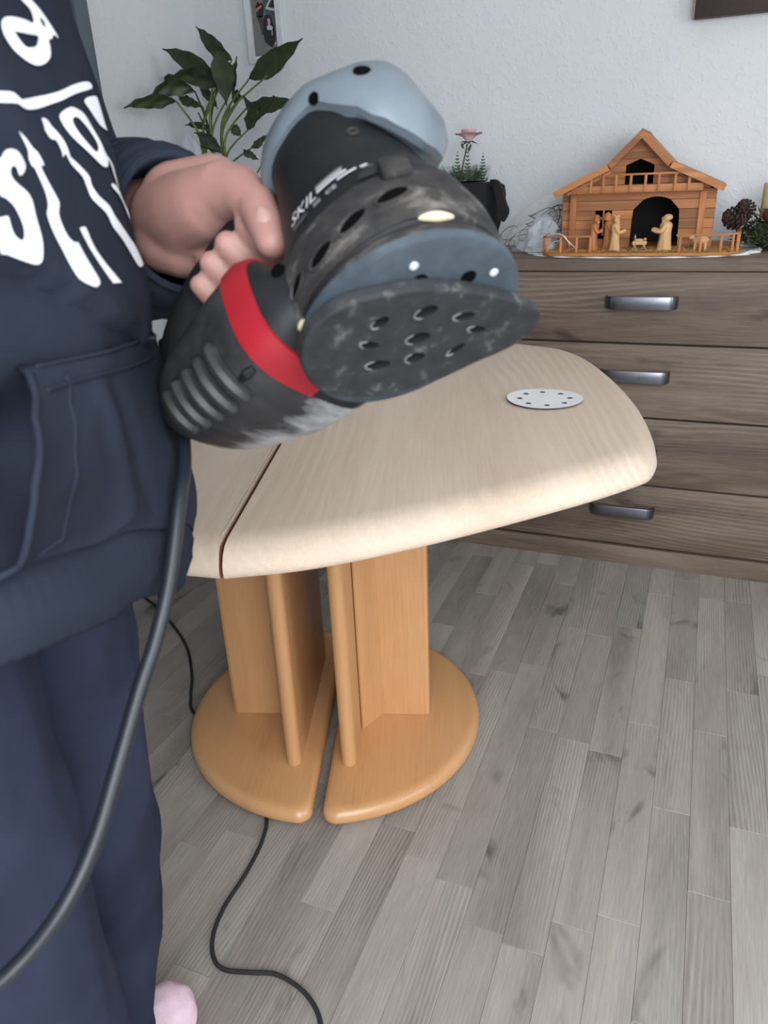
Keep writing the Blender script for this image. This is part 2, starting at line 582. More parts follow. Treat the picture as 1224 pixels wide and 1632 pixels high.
def table_half(side, gap, label):
    root = thing('table_half', label, 'table', tb(.3 * side, .66, 0), group=None)
    out = rounded_half(side, gap)
    n = len(out)
    ctr = Vector((.26 * side, .63, 0))
    # the straight split edge carries points of its own
    strip = [out[-1].lerp(out[0], k / 14) for k in range(1, 14)]
    full = out + strip
    m = len(full)
    rings = []
    for d, z, ws in prof:
        r = []
        for i, q in enumerate(full):
            a, b = full[(i - 1) % m], full[(i + 1) % m]
            tdir = (b - a).normalized()
            nn = Vector((-tdir.y, tdir.x, 0)) * side
            if i == 0 or i == n - 1:
                sgn = 1 if i == 0 else -1
                off = Vector((side * d * ws, sgn * d, 0))
            elif i >= n:
                off = Vector((side * d * ws, 0, 0))
            else:
                off = nn * d
            r.append(tb(q.x + off.x, q.y + off.y, z))
        rings.append(r)
    top = MB().loft(rings)
    t_o = top.build('tabletop', [M['maple'], M['split_edge']], root, angle=50)
    for pg in t_o.data.polygons:
        if abs(pg.normal.dot(TP)) > .9 and pg.normal.dot(TP) * side < 0 and pg.center.z < .7445: pg.material_index = 1
    # fixed underframe rail
    rail = MB()
    rail.box(tb(side * .16, .66, .694), (.2, .30, .026), .003, Matrix.Rotation(math.atan2(TP.y, TP.x), 3, 'Z'))
    rail.build('apron', M['beech'], root)
    # plinth: half disc with a bullnose edge on a set-back foot
    C = Vector((-.636, 1.20, 0)) + TP * -.004

    def hd(r, p0, z, n_=40):
        a0 = math.acos(min(1, p0 / r))
        ring = []
        for k in range(n_ + 1):
            a = -a0 + 2 * a0 * k / n_
            ring.append((r * math.cos(a), r * math.sin(a)))
        # round the two corners
        q = []
        rc = .02
        for (pp, ss) in ring:
            q.append(C + TP * (side * pp) + TS * ss + Vector((0, 0, z)))
        return q
    foot = MB().loft([hd(.302, .024, .0078), hd(.302, .024, .012)])
    foot.build('plinth_foot', M['beech_flat'], root)
    for (gp, gs) in ((.09, -.22), (.09, .22), (.25, -.09), (.25, .09)):
        MB().lathe(C + TP * (side * gp) + TS * gs, [(.012, 0), (.012, .0077)], 12).build('glide', M['dark'], root)
    pr = [(.006, .009), (.001, .014), (0, .020), (.0015, .027), (.006, .034), (.013, .0385), (.022, .040)]

    def hdr(d, z):
        # half disc outline with rounded corners
        r, p0, rc = .316 - d, .0095 + d * .55, .026
        # centre of corner arcs
        pc = p0 + rc
        sc = math.sqrt((r - rc) ** 2 - pc ** 2)
        q = []
        a1 = math.atan2(sc, pc)
        for k in range(8):          # lower corner
            a = lerp(PI, 2 * PI - a1, k / 7)
            q.append((pc + rc * math.cos(a), -sc + rc * math.sin(a)))
        for k in range(1, 36):
            a = lerp(-a1, a1, k / 36)
            q.append((r * math.cos(a), r * math.sin(a)))
        for k in range(8):
            a = lerp(a1, PI, k / 7)
            q.append((pc + rc * math.cos(a), sc + rc * math.sin(a)))
        return [C + TP * (side * pp) + TS * ss + Vector((0, 0, z)) for pp, ss in q]
    base = MB().loft([hdr(d, z) for d, z in pr])
    base.build('plinth', M['beech_flat'], root, angle=50)
    rotm = Matrix.Rotation(math.atan2(TP.y, TP.x), 3, 'Z')

    def cp(p, s, z):
        return C + TP * (side * p - .006) + TS * s + Vector((0, 0, z))
    zt = .70
    # lengthwise board with half-round edges
    brd = []
    p0, p1, s0, s1 = .040, .070, -.178, .178
    rr = (p1 - p0) / 2
    for k in range(9):
        a = PI + PI * k / 8
        brd.append(((p0 + p1) / 2 + rr * math.cos(a), s0 + rr * math.sin(a)))
    for k in range(9):
        a = PI * k / 8
        brd.append(((p0 + p1) / 2 + rr * math.cos(a), s1 + rr * math.sin(a)))
    MB().loft([[cp(p, s, z) for p, s in brd] for z in (.0405, zt)]).build('lengthwise_board', M['beech'], root)
    # cross board with an eased outer edge
    crs = [(.0725, -.032), (.207, -.032), (.213, -.029), (.2155, -.02), (.2155, .02), (.213, .029), (.207, .032), (.0725, .032)]
    MB().loft([[cp(p, s, z) for p, s in crs] for z in (.0405, zt)]).build('cross_board', M['beech'], root, angle=25)
    # corner fillets
    for sg in (-1, 1):
        fl = [(.0715, sg * .0335), (.0715, sg * .078), (.075, sg * .080), (.112, sg * .0335)]
        MB().loft([[cp(p, s, z) for p, s in fl] for z in (.0405, zt)]).build('corner_fillet', M['beech'], root, smooth=False)
    return root


table_half(1, .0018, 'right half of the pale sanded tabletop on its half-round beech pedestal')
table_half(-1, .0022, 'left half of the split pale table, mostly hidden behind the person and the sander')

# sanding disc lying on the table
rt = thing('sanding_disc', 'round pale grey sanding sheet with eight holes lying on the tabletop', 'sanding disc', (-0.2186, 1.2340, 0.7505))
Cd = Vector((-0.2186, 1.2340, 0.7505))
hole_c = [(.041 * math.cos(2 * PI * (k + .35) / 8), .041 * math.sin(2 * PI * (k + .35) / 8)) for k in range(8)]
bm = bmesh.new()
R_, rh = .0625, .0048


def curl(x_, y_):
    return .0010 + .0030 * max(0, -x_ / R_) ** 2 + .0016 * max(0, x_ / R_) ** 2 + .0012 * max(0, -y_ / R_) ** 2


NB = 64
ring = [bm.verts.new((R_ * math.cos(2 * PI * k / NB), R_ * math.sin(2 * PI * k / NB), 0)) for k in range(NB)]
edges = [bm.edges.new((ring[k], ring[(k + 1) % NB])) for k in range(NB)]
for (hx, hy) in hole_c:
    hr = [bm.verts.new((hx + rh * math.cos(2 * PI * k / 12), hy + rh * math.sin(2 * PI * k / 12), 0)) for k in range(12)]
    edges += [bm.edges.new((hr[k], hr[(k + 1) % 12])) for k in range(12)]
bmesh.ops.triangle_fill(bm, edges=edges, use_beauty=True)
bm.verts.index_update()
vv = [v.co.copy() for v in bm.verts]
ff = [[v.index for v in f.verts] for f in bm.faces]
bm.free()
ff = [f for f in ff if not any(math.hypot(sum(vv[i].x for i in f) / len(f) - hx, sum(vv[i].y for i in f) / len(f) - hy) < rh * .8 for hx, hy in hole_c)]
MB().add([Cd + Vector((p.x, p.y, curl(p.x, p.y) + .0007)) for p in vv], ff).build('paper_face', M['paper'], rt, angle=80)
MB().add([Cd + Vector((p.x, p.y, curl(p.x, p.y))) for p in vv], ff).build('grit_face', M['grit'], rt, angle=80)

# extension lead snaking over the floor and under the pedestal
pth = [(-1.6404, 1.6164, 0.0060), (-1.3593, 1.4810, 0.0040), (-1.2455, 1.4126, 0.0040), (-1.1338, 1.3281, 0.0040), (-1.0467, 1.2287, 0.0040), (-0.9984, 1.1547, 0.0040), (-0.9523, 1.1035, 0.0040),
       (-.80, 1.02, .003), (-.71, .95, .003),
       (-0.6462, 0.8959, 0.0040), (-0.6227, 0.8415, 0.0040), (-0.6136, 0.7699, 0.0040), (-0.6126, 0.7007, 0.0040), (-0.6014, 0.6504, 0.0040), (-0.5803, 0.6186, 0.0040), (-0.5533, 0.6069, 0.0040),
       (-0.5117, 0.6169, 0.0040), (-0.4741, 0.6276, 0.0040), (-0.4301, 0.6211, 0.0040), (-0.3965, 0.6039, 0.0040), (-0.3742, 0.5793, 0.0040), (-0.3524, 0.5348, 0.0040)]
lead = MB().tube(catmull(pth, 8), .0036, 8)
o = lead.build('extension_lead', M['cable'])
tag(o, 'thin black extension lead winding over the floor from under the table pedestal', 'cable')

# ------------------------------------------------------------------ dresser along the back wall
DX0, DX1, DYF, DYB, DZ = -1.60, .43, 2.1416, 2.556, .884
dres = thing('dresser', 'long grey-brown oak dresser with metal bow handles along the back wall', 'dresser', ((DX0 + DX1) / 2, 2.35, 0))
MB().box(((DX0 + DX1) / 2, (DYF - .012 + DYB) / 2, DZ - .0155), (DX1 - DX0 + .02, DYB - DYF + .012, .031), .002).build('worktop', M['dresser'], dres)
car = MB()
car.box(((DX0 + DX1) / 2, (DYF + .02 + DYB) / 2, .45), (DX1 - DX0, DYB - DYF - .022, .80), 0)
car.build('carcass', M['dresser'], dres, smooth=False)
MB().box(((DX0 + DX1) / 2, DYF + .006, .029), (DX1 - DX0, .022, .058), .002).build('plinth', M['dresser'], dres)
MB().box(((DX0 + DX1) / 2, DYF + .014, .455), (DX1 - DX0 - .01, .008, .79), 0).build('gap_backing', M['dresser_in'], dres, smooth=False)


def bow_handle(parent, x, z, w=.178):
    y = DYF
    ctr = catmull([(x - w / 2, y - .001, z), (x - w / 2 + .002, y - .014, z), (x - w / 2 + .010, y - .026, z), (x - w / 2 + .026, y - .031, z), (x, y - .0325, z),
                   (x + w / 2 - .026, y - .031, z), (x + w / 2 - .010, y - .026, z), (x + w / 2 - .002, y - .014, z), (x + w / 2, y - .001, z)], 5)
    rings = []
    for i, p in enumerate(ctr):
        t_ = (ctr[min(i + 1, len(ctr) - 1)] - ctr[max(i - 1, 0)]).normalized()
        nrm = Vector((-t_.y, t_.x, 0))
        hh = .0165 if abs(p.x - x) < w / 2 - .012 else .0155
        q = []
        for (a, b) in ((-1, -.85), (-1, .85), (-.7, 1), (.7, 1), (1, .85), (1, -.85), (.7, -1), (-.7, -1)):
            q.append(p + nrm * (a * .0028) + Vector((0, 0, b * hh)))
        rings.append(q)
    return MB().loft(rings).build('handle', M['steel'], parent, angle=45)


lv = [(.853, .664), (.664, .459), (.459, .258), (.258, .062)]
for (zt, zb), hz in zip(lv, (.775, .579, .355, .180)):
    for (xa, xb, hx) in ((-.70, DX1 - .002, -.138), ):
        d = MB().box(((xa + xb) / 2, DYF + .0085, (zt + zb) / 2), (xb - xa - .003, .019, zt - zb - .005), .0025).build('drawer', M['dresser'], dres)
        bow_handle(d, hx - (.010 if hz == .355 else 0), hz)
for (xa, xb) in ((DX0 + .002, -1.151), (-1.149, -.702)):
    d = MB().box(((xa + xb) / 2, DYF + .0085, .4575), (xb - xa - .003, .019, .786), .0025).build('door', M['dresser'], dres)

# ------------------------------------------------------------------ things on the dresser and on the wall
TOPZ = DZ + .0002
# lace mat under the wooden stable
mat_ = MB()
NM = 160
for zz in (0,):
    r0, r1, r2, r3 = [], [], [], []
    for k in range(NM):
        a = 2 * PI * k / NM
        sc_ = 1 + .018 * math.cos(a * 20)
        e = 2.6
        c_, s_ = math.cos(a), math.sin(a)
        r = (abs(c_) ** e + abs(s_) ** e) ** (-1 / e) * sc_
        x, y = -.168 + .305 * r * c_, 2.335 + .195 * r * s_
        y = max(y, 2.133)
        lift = .0022 + .0016 * math.cos(a * 20) + (.008 if (c_ > .72 and s_ < -.05) else 0) * abs(math.sin(a * 9))
        r0.append(Vector((x, y, TOPZ)))
        r1.append(Vector((x, y, TOPZ + lift)))
        r2.append(Vector((-.168 + (x + .168) * .955, 2.335 + (y - 2.335) * .955, TOPZ + .0016 + lift * .4)))
        r3.append(Vector((-.168 + (x + .168) * .9, 2.335 + (y - 2.335) * .9, TOPZ + .0014)))
mat_.loft([r0, r1, r2, r3])
tag(mat_.build('lace_mat', M['lace']), 'white lace mat lying under the wooden stable on the dresser', 'doily')

# ---- carved wooden stable
st = thing('nativity_stable', 'honey coloured wooden nativity stable with gabled roof and balcony on the dresser', 'nativity stable', (-.165, 2.335, TOPZ + .0034))
ZB0 = TOPZ + .0036
bq = []
for k in range(72):
    a = 2 * PI * k / 72
    e = 6
    c_, s_ = math.cos(a), math.sin(a)
    r = (abs(c_) ** e + abs(s_) ** e) ** (-1 / e)
    bq.append((-.166 + .254 * r * c_, 2.335 + .182 * r * s_))
MB().loft([[Vector((x, y, z)) for x, y in bq] for z in (ZB0, ZB0 + .0075)]).build('base_board', M['board'], st)
sw = MB()
rg = random.Random(11)
for _ in range(420):
    x, y = rg.uniform(-.40, .07), rg.uniform(2.165, 2.30)
    a, L = rg.uniform(0, PI), rg.uniform(.006, .022)
    d = Vector((math.cos(a), math.sin(a), 0)) * L / 2
    p = Vector((x, y, ZB0 + .0082 + rg.random() * .002))
    sw.tube([p - d, p + d + Vector((0, 0, rg.uniform(0, .003)))], .0006, 4)
sw.build('straw', M['straw'], st, smooth=False, kind='stuff')
ZF = ZB0 + .0075
YW = 2.305
# arch and window of the front wall
AL = [(-.1965, ZF), (-.1955, .945)] + [(-.1345 - .0605 * math.cos(PI / 2 * k / 7), .982 + .0435 * math.sin(PI / 2 * k / 7)) for k in range(8)]
AR = [(-.1345 + .0610 * math.sin(PI / 2 * k / 7), .982 + .0435 * math.cos(PI / 2 * k / 7)) for k in range(8)] + [(-.0725, .945), (-.071, ZF)]
arch = AL + AR[1:]
win = (-.2935, -.248, .930, .9975)


def arch_x(z, side):
    pts = AL if side < 0 else AR[::-1]
    for (x0, z0), (x1, z1) in zip(pts, pts[1:]):
        if z0 <= z <= z1: return lerp(x0, x1, (z - z0) / (z1 - z0))
    return None


def wall_piece(name, poly, y0=YW, th=.008, mat='pine'):
    yy = y0 + rg.uniform(-.0008, .0008)
    MB().prism([(x, yy, z) for x, z in poly], (0, 0, 0), (0, th, 0)).build(name, M[mat], st, smooth=False)


WX0, WX1 = -.345, -.026
rowh = (1.042 - ZF) / 6
for i in range(6):
    z0, z1 = ZF + rowh * i + .0006, ZF + rowh * (i + 1) - .0006
    segs = []
    if z1 <= 1.0255:
        segs = [[(WX0, z0), (arch_x(z0, -1), z0), (arch_x(z1, -1), z1), (WX0, z1)], [(arch_x(z0, 1), z0), (WX1, z0), (WX1, z1), (arch_x(z1, 1), z1)]]
    else:
        low = [(x, z) for x, z in arch if z > z0 + 1e-5]
        xl, xr = arch_x(z0, -1), arch_x(z0, 1)
        segs = [[(WX0, z0), (xl, z0)] + low + [(xr, z0), (WX1, z0), (WX1, z1), (WX0, z1)]]
    for sgm in segs:
        xs_ = [p[0] for p in sgm]
        if min(xs_) < win[0] and max(xs_) > win[1] and z1 > win[2] and z0 < win[3] - .004:
            right_lo = max(p[0] for p in sgm if abs(p[1] - z0) < 1e-6); right_hi = max(p[0] for p in sgm if abs(p[1] - z1) < 1e-6)
            wall_piece('plank', [(WX0, z0), (win[0], z0), (win[0], z1), (WX0, z1)])
            wall_piece('plank', [(win[1], z0), (right_lo, z0), (right_hi, z1), (win[1], z1)])
        else:
            wall_piece('plank', sgm)
MB().box((-.2705, YW + .003, .963), (.004, .005, .070), .0005).build('window_mullion', M['pine_v'], st)
MB().box((-.2705, YW + .003, .972), (.046, .004, .0035), .0005).build('window_mullion', M['pine_v'], st)
# gable wall above the balcony, attic opening
roofL = [(-.1815, 1.176), (-.264, 1.098), (-.372, 1.048)]
roofR = [(-.1815, 1.176), (-.098, 1.096), (.002, 1.050)]


def roof_x(z, pts):
    for (x0, z0), (x1, z1) in zip(pts, pts[1:]):
        if z1 <= z <= z0: return lerp(x0, x1, (z0 - z) / (z0 - z1))
    return pts[-1][0]


att = [(-.2205, 1.056), (-.2215, 1.104), (-.1845, 1.121), (-.150, 1.104), (-.146, 1.056)]
z0 = 1.0425
while z0 < 1.168:
    z1 = min(z0 + .0155, 1.170)
    a0, a1 = roof_x(z0, roofL) + .004, roof_x(z1 - .0005, roofL) + .004
    b0, b1 = roof_x(z0, roofR) - .004, roof_x(z1 - .0005, roofR) - .004
    if z1 < 1.105 and z0 > 1.05:
        wall_piece('gable_plank', [(a0, z0), (-.2210, z0), (-.2212, z1 - .0005), (a1, z1 - .0005)])
        wall_piece('gable_plank', [(-.148, z0), (b0, z0), (b1, z1 - .0005), (-.149, z1 - .0005)])
    elif 1.09 < z0 < 1.115:
        wall_piece('gable_plank', [(a0, z0), (-.2212, z0), (-.1845, z1 - .0005), (a1, z1 - .0005)])
        wall_piece('gable_plank', [(-.1490, z0), (b0, z0), (b1, z1 - .0005), (-.1845, z1 - .0005)])
    else:
        wall_piece('gable_plank', [(a0, z0), (b0, z0), (b1, z1 - .0005), (a1, z1 - .0005)])
    z0 = z1
# side wings, corner posts, side and rear walls
for i in range(6):
    z0, z1 = ZF + rowh * i + .0006, ZF + rowh * (i + 1) - .0006
    MB().box((-.3655, YW + .022, (z0 + z1) / 2), (.041, .008, z1 - z0)).build('plank', M['pine'], st, smooth=False)
    MB().box((-.006, YW + .006, (z0 + z1) / 2), (.036, .008, z1 - z0)).build('plank', M['pine'], st, smooth=False)
    MB().box((-.384, YW + .107, (z0 + z1) / 2), (.008, .160, z1 - z0)).build('side_plank', M['pine'], st, smooth=False)
    MB().box((.010, YW + .100, (z0 + z1) / 2), (.008, .176, z1 - z0)).build('side_plank', M['pine'], st, smooth=False)
MB().box((-.354, YW + .002, (ZF + 1.040) / 2), (.0175, .016, 1.040 - ZF), .001).build('corner_post', M['pine_v'], st)
MB().box((-.019, YW - .002, (ZF + 1.036) / 2), (.016, .010, 1.036 - ZF), .001).build('corner_post', M['pine_v'], st)
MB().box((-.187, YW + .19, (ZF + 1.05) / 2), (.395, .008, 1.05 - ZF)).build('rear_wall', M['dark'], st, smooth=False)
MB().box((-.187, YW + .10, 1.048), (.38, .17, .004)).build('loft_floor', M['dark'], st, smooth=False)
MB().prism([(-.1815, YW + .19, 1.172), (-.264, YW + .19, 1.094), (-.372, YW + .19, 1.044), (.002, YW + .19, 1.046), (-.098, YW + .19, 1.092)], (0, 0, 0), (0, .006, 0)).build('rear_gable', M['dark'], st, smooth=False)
# roof: four slopes with fascia boards
sl_pts = [((-.1815, 1.190), (-.264, 1.109)), ((-.264, 1.109), (-.403, 1.045)), ((-.1815, 1.190), (-.100, 1.110)), ((-.100, 1.110), (.034, 1.050))]
for (xa, za), (xb, zb) in sl_pts:
    d = Vector((xb - xa, 0, zb - za)).normalized()
    nn = Vector((d.z, 0, -d.x))
    if nn.z > 0: nn = -nn
    p0, p1 = Vector((xa, 2.25, za)), Vector((xb, 2.25, zb))
    MB().prism([p0 + nn * .001, p1 + nn * .001, p1 + nn * .010, p0 + nn * .010], (0, .006, 0), (0, .262, 0)).build('roof_slope', M['pine'], st, smooth=False)
    MB().prism([p0, p1, p1 + nn * .0165, p0 + nn * .0165], (0, -.004 - (.0006 if xb > xa else 0), 0), (0, .006, 0)).build('fascia_board', M['pine'], st, smooth=False)
    if abs(xb + .403) < .01:
        MB().prism([p0 + nn * .018, p1 + nn * .018 - d * .03, p1 + nn * .026 - d * .03, p0 + nn * .026], (0, .012, 0), (0, .022, 0)).build('rafter', M['pine'], st, smooth=False)
# balcony
MB().box((-.187, 2.283, 1.0475), (.332, .044, .019), .001).build('balcony_beam', M['pine'], st)
for x in (-.3035, -.2715, -.2385, -.2010, -.1640, -.1305, -.0905, -.0565):
    MB().box((x, 2.258, 1.061), (.0068, .0045, .043), .0006).build('baluster', M['pine_v'], st)
MB().box((-.145, 2.2585, 1.0825), (.182, .006, .005), .0008).build('handrail', M['pine'], st)
MB().box((-.279, 2.2585, 1.0805), (.084, .004, .003), .0006).build('handrail', M['pine'], st)
# paddock fence
for pts in ([(-.415, 2.30, .936), (-.413, 2.20, .936), (-.400, 2.175, .936), (-.278, 2.172, .936)], [(-.070, 2.170, .936), (.050, 2.170, .938), (.074, 2.185, .938), (.080, 2.21, .938), (.080, 2.42, .938)]):
    for (a, b) in zip(pts, pts[1:]):
        A_, B_ = Vector(a), Vector(b)
        ang = math.atan2(B_.y - A_.y, B_.x - A_.x)
        MB().box((A_ + B_) / 2, ((B_ - A_).length + .002, .0035, .0045), .0006, Matrix.Rotation(ang, 3, 'Z')).build('fence_rail', M['pine'], st)
for (x, y) in ((-.415, 2.29), (-.413, 2.205), (-.398, 2.178), (-.362, 2.175), (-.320, 2.175), (-.284, 2.175), (-.060, 2.173), (-.011, 2.173), (.037, 2.173), (.064, 2.178), (.0765, 2.192), (.079, 2.24), (.079, 2.30), (.079, 2.36), (.079, 2.41)):
    MB().box((x, y, (ZF + .936) / 2), (.0062, .0045, .936 - ZF), .0006).build('fence_post', M['pine_v'], st)
# loose stick in the paddock
MB().tube([(-.352, 2.19, ZF + .002), (-.318, 2.20, ZF + .012)], .0022, 6).build('stick', M['pine'], st)


def figurine(name, label, x, y, h, wd, face, hat, mat='lime', lean=0.0):
    """carved standing figure: robe, head, arms, headdress"""
    f = thing(name, label, 'figurine', (x, y, ZF), group=None)
    fx = Vector((math.cos(face), math.sin(face), 0))
    sx = Vector((-fx.y, fx.x, 0))
    b = Vector((x, y, ZF + .0006))
    pr = [(.0, .50), (.02, .52), (.10, .47), (.3, .40), (.5, .36), (.62, .40), (.70, .40), (.76, .30), (.79, .17)]
    rings = []
    for z, r in pr:
        c_ = b + Vector((0, 0, z * h)) + fx * (lean * h * max(0, z - .4) * .25)
        rr_ = r * wd
        q = []
        for k in range(18):
            a = 2 * PI * k / 18
            fl = 1 + .07 * math.cos(a * 6 + z * 5) * (1 - z)
            q.append(c_ + sx * (math.cos(a) * rr_ * fl) + fx * (math.sin(a) * rr_ * .78 * fl))
        rings.append(q)
    m_ = M[mat]
    MB().loft(rings).build('robe', m_, f, angle=30)
    hc = b + Vector((0, 0, .875 * h)) + fx * (lean * h * .13)
    hd_ = MB()
    hd_.ball(hc, (wd * .21, wd * .21, h * .095), 12, 9)
    hd_.ball(hc + fx * wd * .21, wd * .05, 6, 5)
    hd_.build('head', m_, f)
    if hat != 'child': MB().ball(hc + fx * wd * .12 - Vector((0, 0, h * .075)), (wd * .13, wd * .13, h * .07), 10, 7).build('beard', m_, f)
    for s in (-1, 1):
        sh_ = b + Vector((0, 0, .69 * h)) + sx * (s * wd * .38)
        el = sh_ + Vector((0, 0, -.16 * h)) + fx * wd * .25
        ha = el + fx * wd * .42 - sx * (s * wd * .2) + Vector((0, 0, .05 * h))
        MB().tube(catmull([sh_, el, ha], 4), [wd * .13] * 4 + [wd * .115] * 4 + [wd * .08], 8).build('arm', m_, f)
    if hat == 'crown':
        c_ = MB()
        c_.lathe(hc + Vector((0, 0, h * .07)), [(wd * .2, 0), (wd * .22, h * .05)], 12)
        for k in range(6):
            a = 2 * PI * k / 6
            c_.tube([hc + Vector((math.cos(a) * wd * .2, math.sin(a) * wd * .2, h * .11)), hc + Vector((math.cos(a) * wd * .22, math.sin(a) * wd * .22, h * .155))], [wd * .06, wd * .01], 5)
        c_.build('crown', m_, f)
    elif hat == 'hat':
        MB().lathe(hc + Vector((0, 0, h * .055)), [(wd * .36, 0), (wd * .36, h * .012), (wd * .2, h * .02), (wd * .16, h * .07), (wd * .05, h * .085)], 14).build('hat', m_, f)
    elif hat == 'hood':
        MB().lathe(hc - Vector((0, 0, h * .08)) - fx * wd * .08, [(wd * .30, 0), (wd * .30, h * .09), (wd * .22, h * .17), (wd * .06, h * .22)], 14).build('hood', m_, f)
    elif hat == 'hair':
        MB().ball(hc - fx * wd * .06 + Vector((0, 0, h * .02)), (wd * .235, wd * .235, h * .09), 12, 8).build('hair', m_, f)
    return f


figurine('carved_shepherd', 'small carved wooden shepherd with flat hat, leftmost figure before the stable', -.285, 2.225, .090, .036, math.radians(15), 'hat', 'pine_v', .6)
figurine('carved_king', 'carved wooden king in a pointed hood standing behind the other two', -.2505, 2.262, .094, .036, math.radians(0), 'hood', 'pine_v')
figurine('carved_king', 'pale carved wooden king with crown holding out a gift', -.2265, 2.222, .088, .038, math.radians(5), 'crown')
figurine('carved_man', 'pale carved wooden bearded man on the right of the manger, in front of the arch', -.100, 2.225, .0905, .050, math.radians(180), 'hair')
mg = thing('manger', 'little wooden manger with carved baby in front of the stable arch', 'manger', (-.163, 2.235, ZF))
for s in (-1, 1):
    for t_ in (-1, 1):
        MB().tube([(-.163 + s * .012 - t_ * .006, 2.235 + t_ * .006, ZF + .0008), (-.163 + s * .012 + t_ * .006, 2.235 + t_ * .006, ZF + .020)], .0018, 6).build('leg', M['lime'], mg)
MB().box((-.163, 2.235, ZF + .0185), (.036, .018, .009), .001).build('trough', M['lime'], mg)
bb_ = MB()
bb_.ball((-.166, 2.235, ZF + .0255), (.013, .006, .004), 12, 7)
bb_.build('swaddled_baby', M['lime'], mg)
MB().ball((-.150, 2.235, ZF + .0275), .0042, 10, 7).build('head', M['lime'], mg)
# lamb in the right paddock
lb = thing('carved_lamb', 'small carved wooden lamb behind the right paddock fence', 'figurine', (-.012, 2.215, ZF))
MB().ball((-.012, 2.215, ZF + .026), (.021, .010, .0115), 14, 9).build('body', M['lime'], lb)
MB().ball((-.035, 2.212, ZF + .0335), (.0075, .0055, .0065), 12, 8).build('head', M['lime'], lb)
for s in (-1, 1):
    for t_ in (-1, 1):
        MB().tube([(-.012 + s * .013, 2.215 + t_ * .006, ZF + .0005), (-.012 + s * .012, 2.215 + t_ * .005, ZF + .022)], [.0030, .0042], 7).build('leg', M['lime'], lb)
# lantern post by the arch
ln = thing('toy_lantern', 'tiny grey lantern standing just inside the stable arch', 'lantern', (-.178, 2.262, ZF))
MB().lathe((-.178, 2.262, ZF + .0005), [(.005, 0), (.005, .002), (.0018, .004), (.0018, .022), (.0042, .024), (.0046, .033), (.002, .038)], 10).build('post', M['steel'], ln)

# ---- clear bag of fairy-light wire, milky wrapping, ribbon
bag = thing('plastic_bag', 'crumpled clear plastic bag of black wire leaning on the wall left of the stable', 'bag', (-.47, 2.33, TOPZ))


def crumple(c, r, h, n, m, seed, amp, topx=0.0, topy=0.0):
    rings = []
    for i in range(m):
        f = i / (m - 1)
        rr_ = (1 - f) ** .6 * (.75 + .5 * f) + .03
        q = []
        for k in range(n):
            a = 2 * PI * k / n
            nz = mnoise.noise(Vector((math.cos(a) * 1.8, math.sin(a) * 1.8, f * 3 + seed)))
            n2 = abs(mnoise.noise(Vector((math.cos(a) * 5, math.sin(a) * 5, f * 7 + seed))))
            R2 = rr_ * (1 + amp * nz + amp * .6 * n2)
            q.append(Vector((c[0] + r[0] * R2 * math.cos(a) + topx * f * f, min(2.556, c[1] + r[1] * R2 * math.sin(a) + topy * f * f), c[2] + h * f)))
        rings.append(q)
    return MB().loft(rings, True, True, True)


crumple((-.475, 2.345, TOPZ + .004), (.100, .095), .155, 36, 16, 4.4, .35, .05, .10).build('bag_film', M['film'], bag, angle=22)
crumple((-.448, 2.290, TOPZ + .005), (.050, .045), .098, 34, 12, 9.1, .8, .018, .02).build('inner_wrapping', M['milky'], bag, angle=20)
wrg = random.Random(5)
for k in range(13):
    cx, cy, cz = -.425 + wrg.uniform(-.04, .028), 2.365 + wrg.uniform(-.02, .03), .955 + wrg.uniform(-.035, .028)
    ra, rb, ph, tl = wrg.uniform(.020, .042), wrg.uniform(.010, .026), wrg.uniform(0, 6), wrg.uniform(-.5, .5)
    pts = []
    for j in range(15):
        a = j / 14 * 2 * PI * .85 + ph
        pts.append((cx + ra * math.cos(a), cy + rb * .8 * math.sin(a + tl), cz + rb * math.sin(a) + .008 * math.sin(2 * a)))
    MB().tube(catmull(pts, 3), .0013, 5).build('wire', M['black_wire'], bag)
for k in range(6):
    cx, cy, cz = -.520 + wrg.uniform(-.04, .025), 2.335 + wrg.uniform(-.02, .03), .925 + wrg.uniform(-.03, .02)
    ra, rb, ph = wrg.uniform(.015, .035), wrg.uniform(.010, .03), wrg.uniform(0, 6)
    MB().tube(catmull([(cx + ra * math.cos(j / 12 * 5.4 + ph), cy + rb * math.sin(j / 12 * 5.4 + ph), cz + rb * math.sin(j / 12 * 5 + ph + .6)) for j in range(13)], 3), .0009, 5).build('wire', M['black_wire'], bag)
rb_ = MB()
rb_.tube(catmull([(-0.4482, 2.1900, 0.9219), (-0.4219, 2.1850, 0.9350), (-0.3864, 2.1750, 0.9433), (-0.3595, 2.1650, 0.9421), (-0.3448, 2.1600, 0.9313), (-0.3395, 2.1850, 0.9132)], 6), [.0022] * 31, 8, flat=.4)
rb_.tube(catmull([(-0.4186, 2.1880, 0.9250), (-0.3871, 2.1800, 0.9382), (-0.3635, 2.1680, 0.9435), (-0.3421, 2.1650, 0.9261), (-0.3246, 2.2000, 0.9037)], 6), [.0020] * 25, 8, flat=.4)
rb_.tube(catmull([(-0.4024, 2.2000, 0.8977), (-0.3847, 2.1900, 0.9212), (-0.3679, 2.1900, 0.9243)], 6), [.0020] * 13, 8, flat=.4)
tag(rb_.build('white_ribbon', M['white_wire']), 'white curling ribbon looped over the left corner of the stable fence', 'ribbon')

# ---- black cloth bag with the rose bowl on it
bx = thing('cloth_bag', 'black cloth bag with a hanging strap on the dresser, under the rose bowl', 'bag', (-.70, 2.36, TOPZ))


